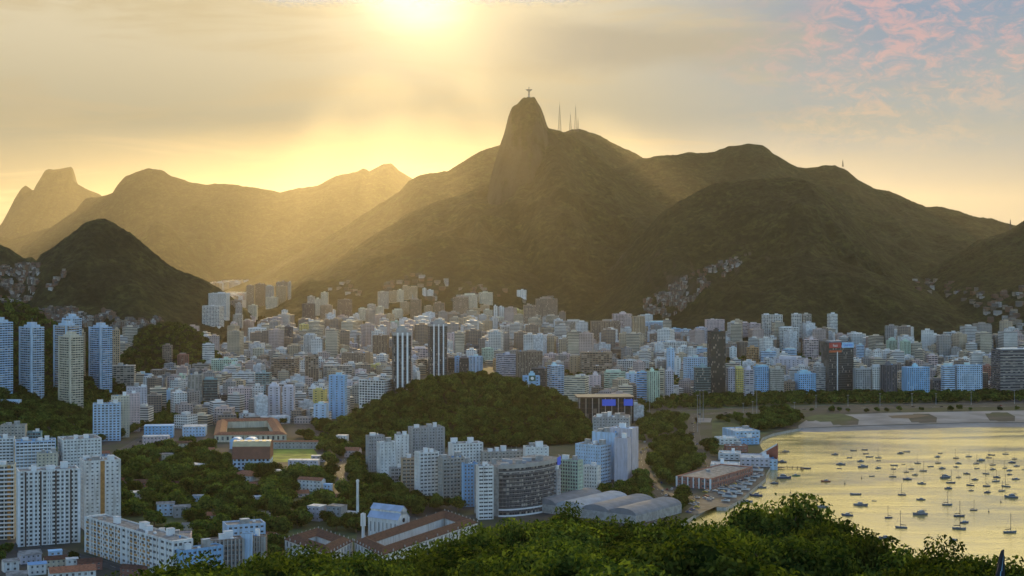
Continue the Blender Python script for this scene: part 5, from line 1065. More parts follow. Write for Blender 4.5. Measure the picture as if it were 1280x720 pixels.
q.quad((-22,0,0),(22,0,0),(22,0,22),(-22,0,4)); q.quad((22,.8,0),(-22,.8,0),(-22,.8,4),(22,.8,22)); q.quad((22,0,0),(22,.8,0),(22,.8,22),(22,0,22)); q.obj('wall', [M['redp']], root); q = MB(); q.quad((-22,-.3,4),(22,-.3,22),(22,1.1,22.1),(-22,1.1,4.1)); q.quad((-22,-.3,2.4),(22,-.3,20.4),(22,-.3,22),(-22,-.3,4)); q.obj('coping', [M['white']], root)
# --- filler town: low roofs between the counted blocks
def near_road(x, y, m=3):
    p = np.array((x, y))
    for S, wd_ in ROADS:
        if np.min(np.hypot(S[:, 0]-x, S[:, 1]-y)) < wd_/2+m+4: return True
    return False
fill = []; green = []
rnd = random.Random(11); D = 1860.
PARKS = [[(410,600),(400,540),(440,505),(500,480),(600,455),(700,470),(760,520),(770,600)], [(0,430),(120,440),(175,498),(130,520),(118,600),(-40,600)], [(100,560),(260,548),(420,560),(480,620),(420,700),(100,700)], [(797,575),(797,497),(868,493),(1300,488),(1300,540),(1000,560),(960,640),(797,640)]]
while D < 4500:
    step = 25 if D < 3000 else 33
    X = -.36*D
    while X < .36*D:
        x = X+rnd.uniform(-6, 6); y = D+rnd.uniform(-6, 6); X += step
        px = 640+F*x/y; py = HY+F*(H-ZG)/y
        if any(in_poly(px, py, P) for P in PARKS) or px < 120: continue
        if float(terrain(x, y)) > ZG+3: continue
        if near_road(x, y): continue
        if taken(x, y, 8):
            continue
        (green if (fbm(np.array([x/140.]), np.array([y/140.]), 31, 3)[0] > .60 or rnd.random() < .12) else fill).append((x, y, ZG))
    D += step
nearf = [p for p in fill if p[1] < 2900 and (p[1] > 2250 or HY+F*(H-16)/p[1] > 0)]; farf = [p for p in fill if p[1] >= 2900]
house_mass('town_houses', 'close packed low town roofs between the apartment blocks', nearf, CM, (13, 22), (5, 20), 21, tall=34)
house_mass('town_houses', 'distant apartment roofs filling the town up to the mountain', farf, CM, (16, 28), (12, 38), 22, tall=66)
# ---------------------------------------------------------------- trees
def crown_arrays(seed, Rr, Hh, nlobe, nleaf, ls, core=True, spread=.62, flat_=1.0, jit=.45):
    rng = np.random.default_rng(seed); lobes = []
    for i in range(nlobe):
        a = rng.uniform(0, 2*math.pi); rr = Rr*spread*math.sqrt(rng.uniform(0, 1)); zz = Hh*(.30+.45*rng.uniform(0, 1)*(1-.55*(rr/Rr)**2))
        lobes.append((rr*math.cos(a), rr*math.sin(a), zz, Rr*rng.uniform(.20, .44)))
    lobes.append((0, 0, Hh*.55, Rr*.5)); L = np.array(lobes); wgt = L[:, 3]**2; wgt /= wgt.sum()
    k = rng.choice(len(L), nleaf, p=wgt); d = rng.normal(size=(nleaf, 3)); d[:, 2] = d[:, 2]*1.0+.25; d /= np.linalg.norm(d, axis=1, keepdims=True)
    # uneven surface: leaves gather in tufts
    tuft = rng.normal(size=(len(L)*14, 3)); tuft /= np.linalg.norm(tuft, axis=1, keepdims=True)
    td = tuft[k*14+rng.integers(0, 14, nleaf)]; d = d*.45+td*.75; d /= np.linalg.norm(d, axis=1, keepdims=True)
    rad = L[k, 3]*(.66+jit*rng.random(nleaf)**.8); c = L[k, :3]+d*rad[:, None]*np.array((1, 1, .78*flat_))
    n = d+rng.normal(size=d.shape)*.55; n /= np.linalg.norm(n, axis=1, keepdims=True)
    up = rng.normal(size=d.shape); u = np.cross(n, up); u /= np.linalg.norm(u, axis=1, keepdims=True); v = np.cross(n, u)
    s = ls*(.6+.8*rng.random(nleaf))[:, None]
    P = np.stack([c-u*s*.5-v*s*.28, c+u*s*.5-v*s*.28, c+u*s*.5+v*s*.28, c-u*s*.5+v*s*.28], 1)
    P[:, 1] += u*s*.15; P = P.reshape(-1, 3); Q = np.arange(nleaf*4).reshape(-1, 4)
    if core:
        VV = [P]; QQ = [Q]; off = len(P); nu, nv = 8, 5
        for x, y, z, r in lobes:
            g = []
            for j in range(nv+1):
                ph = math.pi*j/nv
                for i in range(nu):
                    th = 2*math.pi*i/nu; rr = r*.66*(.75+.4*rng.random()); g.append((x+rr*math.sin(ph)*math.cos(th), y+rr*math.sin(ph)*math.sin(th), z+rr*math.cos(ph)*.8))
            VV.append(np.array(g)); f = []
            for j in range(nv):
                for i in range(nu): f.append((off+j*nu+i, off+(j+1)*nu+i, off+(j+1)*nu+(i+1) % nu, off+j*nu+(i+1) % nu))
            QQ.append(np.array(f)); off += len(g)
        P = np.concatenate(VV); Q = np.concatenate(QQ)
    P[:, 2] = np.maximum(P[:, 2], Hh*.10); return P, Q
def trunk_mesh(name, Hh, r, seed, m):
    rnd = random.Random(seed); q = MB(); lean = (rnd.uniform(-.4, .4), rnd.uniform(-.4, .4)); tp = (lean[0], lean[1], Hh*.45)
    q.bar((0,0,-1.5), tp, r, 8, 0, r*.62)
    for i in range(5):
        a = 2*math.pi*i/5+rnd.uniform(-.4, .4); e = (tp[0]+math.cos(a)*Hh*.26, tp[1]+math.sin(a)*Hh*.26, Hh*rnd.uniform(.6, .8)); q.bar(tp, e, r*.45, 6, 0, r*.12)
    return q.mesh(name, [m])
KIN = {}
def kin(key, n, Rr, Hh, nlobe, nleaf, ls, lm, **kw):
    KIN[key] = []
    for i in range(n):
        P, Q = crown_arrays(hash(key) % 1000 if 0 else sum(map(ord, key))+i*7, Rr, Hh, nlobe, nleaf, ls, **kw)
        KIN[key].append((np_mesh('crown', P, Q, [lm]), trunk_mesh('trunk', Hh, Rr*.055+.1, i, M['bark'])))
kin('near', 6, 6.0, 11.5, 34, 26000, .36, M['leaf'], spread=.82, jit=1.0)
kin('mid', 7, 6.4, 11., 13, 1500, 1.05, M['leaffar'], spread=.72, jit=.7)
kin('far', 5, 5.6, 9.5, 7, 200, 2.1, M['leaffar'], spread=.6)
TREES = []
def tree(x, y, z, sc, key, phrase, group, kind='broadleaf_tree', desc=None, rnd=random, label=None):
    cm, tm = rnd.choice(KIN[key]); root = empty(kind, (x, y, z), rnd.uniform(0, 6.28)); root.scale = (sc*rnd.uniform(.85, 1.15), sc*rnd.uniform(.85, 1.15), sc*rnd.uniform(.85, 1.12)); root['category'] = 'tree'
    link('crown', cm, root); link('trunk', tm, root)
    if label: tag(root, label, 'tree', group)
    else: TREES.append((root, desc or ('tall leafy tree' if sc > 1.1 else 'small leafy tree' if sc < .8 else 'round leafy tree'), x/y, y, phrase, group))
    return root
# foreground: crowns seen at (column, top row), distance and width
rnd = random.Random(4)
FG = [(182,703,150,26),(206,712,140,20),(232,703,150,34),(258,712,130,26),(292,706,190,40),(324,702,190,42),(352,690,185,46),(384,694,170,50),(412,690,180,50),(440,700,150,46),(470,690,170,52),(500,688,165,50),(524,680,185,52),(552,676,175,56),(580,668,190,56),(606,660,190,60),(630,652,200,62),(655,648,195,56),(684,638,200,70),(716,630,205,74),(746,627,200,66),(778,641,190,60),(804,645,195,58),(830,647,190,56),(856,643,200,60),(884,637,195,56),(908,646,185,52),(934,643,195,54),(958,634,205,64),(981,620,200,58),(1004,652,190,46),(1024,664,180,50),(1047,628,190,44),(1068,670,175,48),(1092,680,165,50),(1118,690,160,48),(1140,700,150,40),(1172,690,150,44),(1196,676,165,48),(1222,684,160,50),(1246,694,150,44),(1272,708,140,40),(1150,712,130,40)]
def crest_tree(X, D, sc):
    gz = float(hero_hill(np.array(X), np.array(D))); tree(X, D, gz-1.2, sc, 'near', 'on the near hilltop', 'trees on the hilltop in the foreground', rnd=rnd, desc='leafy tree'); FT.append((X, D, sc))
    if sc > 1.05: TREES[-1][0].scale[0] *= .78; TREES[-1][0].scale[1] *= .78
FT = []
for x, yt, D, wpx in FG:
    D = min(198, D*1.0); X = (x-640)/F*D; z = float(hero_hill(np.array(X), np.array(D))); top = H+(HY-yt)*D/F
    crest_tree(X, D, max(.6, min(1.75, (top-z+1.2)/10.9)))
for i in range(4000):
    D = 60+135*math.sqrt(rnd.random()); X = rnd.uniform(-.27, .37)*D; x = 640+F*X/D
    if x < 172: continue
    gz = float(hero_hill(np.array(X), np.array(D))); sc = rnd.uniform(.62, .98)*(.75 if D < 100 else 1)
    if HY+(H-(gz+9.4*sc))/D*F > 735: continue
    if any(math.hypot(X-t[0], D-t[1]) < 5.6*(sc+t[2])*.56 for t in FT): continue
    crest_tree(X, D, sc)
    if len(FT) > 118: break
print('foreground trees', len(TREES))
# parks: candidates on a loose grid, the nearest and largest counted, the others a mass
def clear(x, y, m=4):
    if y < 1620 and any(taken(x*(1+k_/y), y+k_, 1) for k_ in (9, 17, 26, 36, 46)) and not (y < 1200 and x > -150): return False
    return not taken(x, y, m) and not near_road(x, y, 0) and not (180 > x > 0 and in_poly(x, y, [flat(*p) for p in [(862,612),(955,584),(957,598),(896,634),(855,645)]])) and not in_poly(x, y, [flat(*p) for p in [(334,559),(393,558),(408,580),(339,581)]])
SHP = [tuple(p) for p in SW]+[(-400, -3000), (-15000, -3000), (-15000, 19500), (15000, 19500), (15000, SW[0][1]+20)]
def scatter(P, step, seed, keep=1.0, m=4, dense=True):
    rnd = random.Random(seed); W = [flat(*p) for p in P]; xs = [p[0] for p in W]; ys = [p[1] for p in W]; out = []
    y = min(ys)
    while y < max(ys):
        x = min(xs)
        while x < max(xs):
            u = x+rnd.uniform(-.42, .42)*step; v = y+rnd.uniform(-.42, .42)*step; x += step
            if rnd.random() > keep or not in_poly(u, v, W) or not clear(u, v, m) or not in_poly(u, v, SHP): continue
            out.append((u, v))
        y += step*.9
    return out
cand = []   # (x, y, z, scale, phrase, group)
rnd = random.Random(8)
def add(P, step, seed, phrase, group, keep=1.0, s0=.75, s1=1.35, m=4):
    for x, y in scatter(P, step, seed, keep, m): cand.append((x, y, float(terrain(x, y)), rnd.uniform(s0, s1), phrase, group))
add([(112,598),(152,578),(200,562),(260,560),(290,590),(330,585),(420,600),(460,640),(360,668),(330,700),(290,730),(235,690),(190,655),(152,640),(150,690),(112,690)], 12.5, 1, 'in the lower left park', 'park trees at lower left', .93, .85, 1.7)
add([(330,690),(350,676),(420,700),(480,700),(520,720),(330,730)], 12, 2, 'by the old palace', 'trees round the palace', .8)
add([(380,640),(440,600),(500,605),(640,640),(600,650),(556,636),(520,646),(450,670),(400,660)], 12, 3, 'behind the old palace', 'trees behind the old palace', .95, .8, 1.3)
add([(395,530),(440,535),(470,560),(455,600),(400,600),(410,570),(372,545)], 13, 4, 'by the green hill foot', 'trees at the green hill foot', .95)
add([(690,660),(705,640),(760,612),(820,600),(830,612),(790,640),(760,650),(700,670)], 12.5, 5, 'by the boat shed', 'trees by the boat shed', .95, .9, 1.3)
add([(798,560),(866,552),(868,575),(880,588),(845,608),(818,616),(798,604)], 13, 6, 'in the traffic park by the bay', 'trees in the traffic park', .95, .85, 1.4)
add([(798,518),(864,523),(866,548),(800,556)], 14, 7, 'by the avenue junction', 'trees by the avenue junction', .8, .8, 1.3)
add([(876,560),(895,556),(902,575),(888,584),(878,574)], 12, 8, 'by the bay road bend', 'trees by the road bend', .9)
add([(945,540),(950,520),(985,513),(1000,528),(984,536),(962,540)], 12, 9, 'at the bay corner', 'trees at the bay corner', 1.0, 1.0, 1.4)
add([(846,618),(870,600),(900,602),(893,620),(862,630)], 13, 10, 'behind the boat club roof', 'trees at the boat club', .9, .8, 1.2, 2)
add([(868,511),(1000,506),(1280,502.5),(1600,500),(1600,491),(1280,492),(868,496)], 11.5, 11, 'along the beach avenue', 'avenue trees behind the beach', 1.0, .8, 1.25, 1)
add([(895,524),(1000,517),(1002,520),(990,528),(945,540),(905,528)], 13, 21, 'behind the swimming stadium', 'trees behind the swimming stadium', .6, .6, 1.0)
add([(1003,514.5),(1280,511.3),(1600,509.5),(1600,511.5),(1280,513.2),(1003,517)], 15, 23, 'along the beach avenue', 'avenue trees behind the beach', .5, .5, .85, 1)
add([(868,515.5),(1003,510.5),(1003,512.6),(868,518)], 15, 24, 'along the beach avenue', 'avenue trees behind the beach', .6, .6, .9, 1)
add([(836,606),(868,596),(884,600),(866,612),(850,640),(836,640)], 12, 25, 'by the boat shed', 'trees by the boat shed', .9, .8, 1.2, 2)
add([(800,500),(868,498),(866,512),(800,514)], 13, 22, 'by the avenue junction', 'trees by the avenue junction', .8, .8, 1.2)
add([(868,509.5),(1000,503.6),(1280,500.5),(1280,502),(1000,506),(868,512)], 14, 12, 'along the beach avenue', 'avenue trees behind the beach', .7, .6, .95, 1)
add([(-20,690),(20,676),(100,684),(104,664),(110,700),(90,705),(55,692),(0,702)], 11, 13, 'by the lower left blocks', 'trees at the lower left blocks', .7, .6, 1.0, 2)
add([(-30,560),(60,520),(130,500),(185,505),(215,530),(165,545),(110,560),(116,590),(60,600),(-30,600)], 13, 14, 'below the slope towers', 'trees below the slope towers', .95, .8, 1.2)
add([(180,500),(215,490),(240,512),(228,530),(190,528)], 14, 15, 'left of courtyard school', 'grove by the courtyard school', .9)
for X, Y, z in green: cand.append((X, Y, z, rnd.uniform(.7, 1.15), None, None))
def hillcover(ri, step, seed, s0, s1, clip=None):
    r = ri; rnd2 = random.Random(seed); y = r.D-r.Wf*1.05
    while y < r.D+r.Wb*.25:
        x = max(r.lo, -.40*y)
        while x < min(r.hi, .4*y):
            u = x+rnd2.uniform(-.45, .45)*step; v = y+rnd2.uniform(-.45, .45)*step; x += step
            z = float(r.z(np.array([u]), np.array([v]))[0])
            if z < ZG-.5 or taken(u, v, 3) or near_road(u, v, 0): continue
            cand.append((u, v, z-1, rnd2.uniform(s0, s1), None, None))
        y += step*.9
hillcover(RG[16], 8.6, 41, .6, 1.15); hillcover(RG[15], 9.5, 42, .7, 1.2); hillcover(RG[14], 11.5, 43, .8, 1.35)
named_c = sorted([c for c in cand if c[4]], key=lambda c: c[1]/c[3]); NI = 300-len(TREES)
ind = named_c[:NI]; mass = named_c[NI:]+[c for c in cand if not c[4]]
for x, y, z, sc, ph, gr in ind: tree(x, y, z, sc, 'mid', ph, gr, rnd=rnd)
print('candidates', len(cand), 'individual', len(TREES))
def forest(name, label, pts, key):
    src = bpy.data.collections.new('tree_shapes_'+name)
    for i, (cm, tm) in enumerate(KIN[key]):
        o = bpy.data.objects.new('crown_shape', cm); src.objects.link(o)
    me = bpy.data.meshes.new(name); P = np.array([(p[0], p[1], p[2]) for p in pts], np.float32); me.vertices.add(len(P)); me.vertices.foreach_set('co', P.ravel())
    at = me.attributes.new('sc', 'FLOAT', 'POINT'); at.data.foreach_set('value', np.array([p[3] for p in pts], np.float32))
    o = link(name, me); ng = bpy.data.node_groups.new('scatter_'+name, 'GeometryNodeTree')
    ng.interface.new_socket('Geometry', in_out='INPUT', socket_type='NodeSocketGeometry'); ng.interface.new_socket('Geometry', in_out='OUTPUT', socket_type='NodeSocketGeometry')
    N = ng.nodes; gi = N.new('NodeGroupInput'); go = N.new('NodeGroupOutput'); ip = N.new('GeometryNodeInstanceOnPoints'); ci = N.new('GeometryNodeCollectionInfo'); ci.inputs[0].default_value = src; ci.inputs[1].default_value = True; ci.inputs[2].default_value = True
    na = N.new('GeometryNodeInputNamedAttribute'); na.data_type = 'FLOAT'; na.inputs[0].default_value = 'sc'
    rv = N.new('FunctionNodeRandomValue'); rv.data_type = 'FLOAT_VECTOR'; rv.inputs[0].default_value = (-.1, -.1, 0); rv.inputs[1].default_value = (.1, .1, 6.28)
    ip.inputs['Pick Instance'].default_value = True; L = ng.links
    L.new(gi.outputs[0], ip.inputs['Points']); L.new(ci.outputs[0], ip.inputs['Instance']); L.new(na.outputs[0], ip.inputs['Scale']); L.new(rv.outputs[0], ip.inputs['Rotation']); L.new(ip.outputs[0], go.inputs[0])
    md = o.modifiers.new('scatter', 'NODES'); md.node_group = ng; tag(o, label, 'trees', kind='stuff')
forest('forest', 'unbroken tree canopy on the hill slopes and between the houses', [p for p in mass if p[1] > 2050], 'far')
forest('woodland', 'tree canopy of the round green hill and lower parks', [p for p in mass if p[1] <= 2050], 'mid')
for grp in sorted({t[5] for t in TREES}): ordinal_labels([(o, d, s, D, ph) for o, d, s, D, ph, g in TREES if g == grp], grp, 24)

# ---------------------------------------------------------------- boats
hullc = plain('boat_hull_grey', (.14, .16, .21), .5); hullb = plain('boat_hull_blue', (.04, .07, .15), .5); hullr = plain('boat_hull_red', (.30, .10, .08), .5); hullg = plain('boat_hull_green', (.05, .16, .10), .5); dark_ = plain('boat_canopy_dark', (.03, .035, .06), .7)
cabw = plain('boat_cabin', (.30, .33, .38), .5)
def hull_mesh(L, m, wd=.30, fr=.13):
    """pointed bow at +x, flared sides, deck"""
    q = MB(); st = [(-.5, .82, .9), (-.3, .97, .86), (0, 1, .88), (.25, .82, 1.0), (.42, .42, 1.2), (.5, .03, 1.35)]; W = L*wd/2; Hh = L*fr
    top = [(x*L, w_*W, z*Hh) for x, w_, z in st]; bot = [(x*L*.94, w_*W*.62, -.25) for x, w_, z in st]
    for i in range(5):
        for s in (1, -1):
            a, b, c, d = bot[i], bot[i+1], top[i+1], top[i]; P = [(p[0], p[1]*s, p[2]) for p in (a, b, c, d)]; q.quad(*(P if s < 0 else P[::-1]), 0)
        q.quad((top[i][0],-top[i][1],top[i][2]-.1),(top[i+1][0],-top[i+1][1],top[i+1][2]-.1),(top[i+1][0],top[i+1][1],top[i+1][2]-.1),(top[i][0],top[i][1],top[i][2]-.1),1)
    q.quad((bot[0][0],-bot[0][1],bot[0][2]),(top[0][0],-top[0][1],top[0][2]),(top[0][0],top[0][1],top[0][2]),(bot[0][0],bot[0][1],bot[0][2]),0)
    return q.mesh('hull', [m, M['conc']])
def cabin_mesh(L, big=False):
    q = MB(); Hh = L*.13; x0, x1, w_ = (-.22, .18, .10) if not big else (-.30, .22, .115); z1 = Hh+L*(.11 if not big else .13)
    a, b, c, d = x0*L, x1*L, (x1-.09)*L, (x0+.01)*L; W = w_*L; z0 = Hh*.7
    q.quad((a,-W,z0),(b,-W,z0),(c,-W*.85,z1),(d,-W*.85,z1),0); q.quad((b,W,z0),(a,W,z0),(d,W*.85,z1),(c,W*.85,z1),0); q.quad((b,-W,z0),(b,W,z0),(c,W*.85,z1),(c,-W*.85,z1),1); q.quad((a,W,z0),(a,-W,z0),(d,-W*.85,z1),(d,W*.85,z1),0); q.quad((d,-W*.85,z1),(c,-W*.85,z1),(c,W*.85,z1),(d,W*.85,z1),0)
    for s in (-1, 1): zz0, zz1 = z0+(z1-z0)*.45, z0+(z1-z0)*.85; q.quad((a+.05*L,s*(W*.97),zz0),(b-.06*L,s*(W*.97),zz0),(c,s*W*.9,zz1),(d+.04*L,s*W*.9,zz1),1)
    if big: q.box(-.2*L, .02*L, -W*.6, W*.6, z1, z1+L*.05, 0); 
    return q.mesh('cabin', [cabw, M['pane']])
def mast_mesh(L, hh):
    q = MB(); q.bar((.06*L,0,.5), (.06*L,0,hh), .2, 5, 0, .13); q.bar((.06*L,0,L*.26),(-.38*L,0,L*.24), .09, 4); q.bar((.06*L,0,hh*.98),(.48*L,0,L*.16), .035, 3); q.bar((.06*L,0,hh*.98),(-.48*L,0,L*.13), .035, 3)
    return q.mesh('mast', [M['darkmetal']])
def furl_mesh(L):
    q = MB(); q.cyl(0, 0, 0, 1, .1, n=3); q = MB(); q.bar((.04*L,0,L*.29),(-.37*L,0,L*.265), .24, 6, 0, .18); return q.mesh('furled_sail', [dark_])
def bimini_mesh(L):
    q = MB(); z = L*.30; q.box(-.42*L, -.16*L, -.11*L, .11*L, z, z+.12, 0, bottom=True)
    for x in (-.41, -.17):
        for s in (-.1, .1): q.bar((x*L, s*L, L*.1), (x*L, s*L, z), .05, 3)
    return q.mesh('sun_canopy', [dark_])
def motor_mesh(L):
    q = MB(); q.box(-.56*L, -.5*L, -.04*L, .04*L, -.2, L*.16, 0); return q.mesh('outboard_motor', [M['darkmetal']])
LIB = {}
for key, L in (('m', 8.), ('s', 8.5), ('d', 5.), ('M', 13.)):
    LIB[key] = dict(L=L, hull=hull_mesh(L, hullc), cabin=cabin_mesh(L, key == 'M'))
LIB['s']['mast'] = mast_mesh(8.5, 12.5); LIB['s']['furled_sail'] = furl_mesh(8.5); LIB['m']['sun_canopy'] = bimini_mesh(8.); LIB['M']['sun_canopy'] = bimini_mesh(13.); LIB['d']['outboard_motor'] = motor_mesh(5.); LIB['m']['outboard_motor'] = motor_mesh(8.)
hb = {k_: hull_mesh(LIB[k_]['L'], hullb) for k_ in 'msdM'}; hw = {k_: hull_mesh(LIB[k_]['L'], M['white']) for k_ in 'mM'}; hr = hull_mesh(8., hullr); hg = hull_mesh(8., hullg)
BT = []
def boat(x, y, wpx, key, phrase, group, z=0.0, hull=None, desc=None, rz=None, Z=0.0):
    D = (H-Z)*F/(y-HY); X = (x-640)/F*D; L = wpx/F*D; rnd_ = random.Random(int(x*7+y*13))
    if rz is None: rz = rnd_.choice([0, math.pi])+rnd_.uniform(-.45, .45)
    lib = LIB[key]; sc = max(.6, min(1.9, L/lib['L']/max(.75, abs(math.cos(rz))))); nm = {'m':'motorboat','M':'motor_yacht','s':'sailboat','d':'dinghy'}[key]
    root = empty(nm, (X, D, Z), rz); root.scale = (sc,)*3; root['category'] = 'boat'
    blue = rnd_.random() < .35; cn = 'dark blue' if blue else 'pale'
    link('hull', hull or (hb[key] if blue else lib['hull']), root)
    if key in 'mM': link('cabin', lib['cabin'], root)
    if key == 's': link('cabin', lib['cabin'], root).scale = (1, .9, .6); link('mast', lib['mast'], root); link('furled_sail', lib['furled_sail'], root)
    if key == 'd': link('outboard_motor', lib['outboard_motor'], root)
    if key == 'M' or (key == 'm' and rnd_.random() < .5): link('sun_canopy', lib['sun_canopy'], root)
    d = desc or {'m':f'small {cn} motorboat','M':f'large {cn} motor yacht','s':f'{cn} sailboat with bare mast','d':f'low open {cn} dinghy'}[key]
    BT.append((root, d, X/D, D, phrase, group)); return root
BO = """1125.5,567,8,m 1134,565,7,d 1147,579.5,7,s 1172,571.5,7,m 1175,567,5,d 1195,573,7,s 1211,571,7,s 1257,568,7,s 1239,569,7,d 1236,572.5,6,s 1268,574,6,s 1265,578.5,8,m 1271,583,7,m 1226.5,576,10,m 1220.5,580,7,s 1241,581.5,7,s 1241,587,7,m 1198,579.5,7,m 1195,584,6,m 1172.5,579,6,s 1178,586,8,m 1163.5,583.5,7,d 1129,580.5,4,d 1139,586.5,6,s 1133,590.5,6,s 1154,589,8,s 1143.5,594,7,m 1134,599.5,10,m 1152,605,9,m 1182,597.5,13,M 1188.5,604,10,s 1185,611,9,m 1198,597,6,s 1208.5,592.5,7,m 1232.5,592.5,7,s 1221,586,6,d 1256,585.5,6,s 1262,588.5,7,m 1262,593.5,6,m 1269.5,599.5,9,m 1246,597,8,m 1245,602,9,s 1218.5,600,8,m 1213,607,8,s 1214,613.5,6,m 1233,608,9,s 1234,616,8,m 1257.5,608.5,9,s 1252.5,614,8,s 1264,622,14,M 1127.5,619,9,s 1151,625,10,m 1184,631.5,11,s 1150,643.5,17,M 1199,645.5,12,s 1217,638,8,s 1206,653.5,10,m 1280,587,5,d 1043.5,568.5,8,m 1066.5,563.5,7,d 1081,562.5,6,d 1082,567.5,6,d 1061.5,572.5,6,d 1086.5,571.5,8,d 1098,572.5,7,s 1098,576,5,d 1051,581,10,m 1049,586,5,d 1075.5,577,8,m 1079,584,12,m 1098,585.5,7,m 1090,595.5,6,d 1116,596,8,s 1118,582,7,d 1117,586.5,5,d 1069,618.5,12,d 1092.5,626.5,5,d 1027,634.5,15,m 1076,632,15,m 1059,644.5,12,m 1110.5,647.5,9,s 968,604.5,9,m 977,578,11,m 982,565,8,m 1199,661.5,14,s 1262.5,666,15,s 1191.5,676,10,m 1106,673,14,m 1126.5,660,13,s 952,610,11,m 945,620,14,m 934,628,13,m 1007,586,11,d"""
for e in BO.split():
    x, y, w_, k_ = e.split(','); x = float(x); y = float(y)
    boat(x, y, float(w_)*1.12, k_, 'moored in the bay', 'boats moored in the bay')
boat(1032, 602, 12, 'm', '', None, hull=hr)[ 'label'] = 'dark red motorboat moored alone in the left part of the bay'; BT.pop()
boat(995, 595, 10, 'm', '', None, hull=hg)['label'] = 'green hulled boat tied near the end of the wooden pier'; BT.pop()
boat(980, 598, 18, 'M', '', None)['label'] = 'broad motor yacht with canopy lying just below the wooden pier'; BT.pop()
ordinal_labels([(o, d, s, D, ph) for o, d, s, D, ph, g in BT], 'boats moored in the bay', 12); BT = []
rnd = random.Random(12)
for x, y, w_ in [(946,588,15),(938,593,13),(944,596,11),(932,598,12),(926,603,11),(934,605,12),(926,609,13),(932,612,11),(918,608,11),(918,615,16),(912,621,17),(902,611,9),(903,617,10),(924,617,9),(912,612,10),(940,601,10),(950,594,9),(907,626,11)]:
    boat(x, y, w_, 'm' if w_ < 15 else 'M', 'on the quay apron', 'boats parked ashore on the quay', rz=R(-30)+rnd.uniform(-.5, .5), Z=3.9, hull=hw[('m' if w_ < 15 else 'M')], desc='white motorboat')
ordinal_labels([(o, d, s, D, ph) for o, d, s, D, ph, g in BT], 'boats parked ashore on the quay', 9)
for o, *_ in BT:   # cradle under each boat ashore
    q = MB(); q.box(-2, 2, -.9, .9, -.85, -.2, 0); q.box(-3, -2.6, -.2, .2, -.85, .1, 0); q.obj('cradle', [M['wood']], o)
for x, y, nm, lb in [(1251,628,'buoy','dark mooring buoy with a staff, right of the yachts'),(1236,640,'buoy','dark mooring buoy with a staff near the lone sailboat'),(1077,598,'buoy','thin marker buoy in open water below the dinghies'),(1056,605,'buoy','thin marker buoy right of the dark red boat'),(988,616,'buoy','small round buoy below the wooden pier')]:
    X, Y = flat(x, y, 0); o = empty(nm, (X, Y, 0)); tag(o, lb, 'buoy', 'mooring buoys'); q = MB(); q.cyl(0,0,-.3,.9,.7,.45,10); q.obj('float', [dark_], o); q = MB(); q.bar((0,0,.9),(0,0,3.2),.12); q.obj('staff', [M['darkmetal']], o)
# piers
def pier(pts, wd_, label, z=1.7):
    P = [np.array(flat(*p, z)) for p in pts]; o0 = P[0]; root = empty('pier', (o0[0], o0[1], 0)); tag(root, label, 'pier'); q = MB(); pl = MB()
    for a, b in zip(P[:-1], P[1:]):
        a = a-o0; b = b-o0; d = (b-a)/np.linalg.norm(b-a); n = np.array((-d[1], d[0]))*wd_/2; c = [a-n, b-n, b+n, a+n]
        q.quad(*[(*p, z) for p in c]); q.quad(*[(*p, z-.3) for p in c[::-1]])
        for i in range(4): q.quad((*c[i], z-.3), (*c[(i+1) % 4], z-.3), (*c[(i+1) % 4], z), (*c[i], z))
        L = np.linalg.norm(b-a)
        for k_ in range(int(L/5)+1):
            for s in (-1, 1): p = a+d*k_*5+n*s; pl.bar((p[0], p[1], -2), (p[0], p[1], z+.9), .22, 6)
    q.obj('deck', [M['wood']], root); tag(pl.obj('pile', [M['wood']], root), kind='stuff')
pier([(957,584.5),(981,584)], 7, 'dark wooden pier reaching out from the club quay'); pier([(984,583.8),(1002,584.5),(1004,586)], 2.2, 'thin jetty of spaced piles at the end of the pier'); pier([(956,566),(984,564.5)], 3, 'narrow jetty in the dark corner of the bay')
# ---------------------------------------------------------------- cars and buses
def car_meshes():
    q = MB(); q.box(-2.1, 2.1, -.87, .87, .35, .95, 0); prof = [(-1.5,.95),(-1.1,1.45),(.5,1.45),(1.15,.95)]
    b = q.mesh('body', [M['paint']]); q = MB()
    for i in range(3): (x0,z0),(x1,z1) = prof[i], prof[i+1]; q.quad((x0,-.8,z0),(x1,-.8,z1),(x1,.8,z1),(x0,.8,z0) , 1 if i == 1 else 0)
    for s in (-1, 1): q.quad((prof[0][0],s*.8,.95),(prof[3][0],s*.8,.95),(prof[2][0],s*.8,1.45),(prof[1][0],s*.8,1.45),0)
    return b, q.mesh('cabin', [M['pane'], M['paint']])
cb, cc_ = car_meshes(); q = MB()
for r_ in range(1): q = MB(); q.bar((0,-.12,0),(0,.12,0),.34,10); wh = q.mesh('wheel', [M['darkmetal']])
CARS = []; CC = [((.7,.7,.7),'white'),((.45,.46,.48),'silver'),((.03,.03,.035),'black'),((.35,.05,.04),'red'),((.06,.12,.3),'blue'),((.62,.48,.08),'yellow')]
def car(x, y, rz, phrase, group, rnd):
    col, cn = rnd.choice(CC); root = empty('car', (x, y, ZG+.03), rz); root['category'] = 'car'; root.scale = (1.1,)*3
    link('body', cb, root, color=col); link('cabin', cc_, root, color=col)
    for u in (-1.3, 1.3):
        for s in (-.8, .8): link('wheel', wh, root, (u, s, .34))
    CARS.append((root, f'{cn} car', x/y, y, phrase, group))
rnd = random.Random(3)
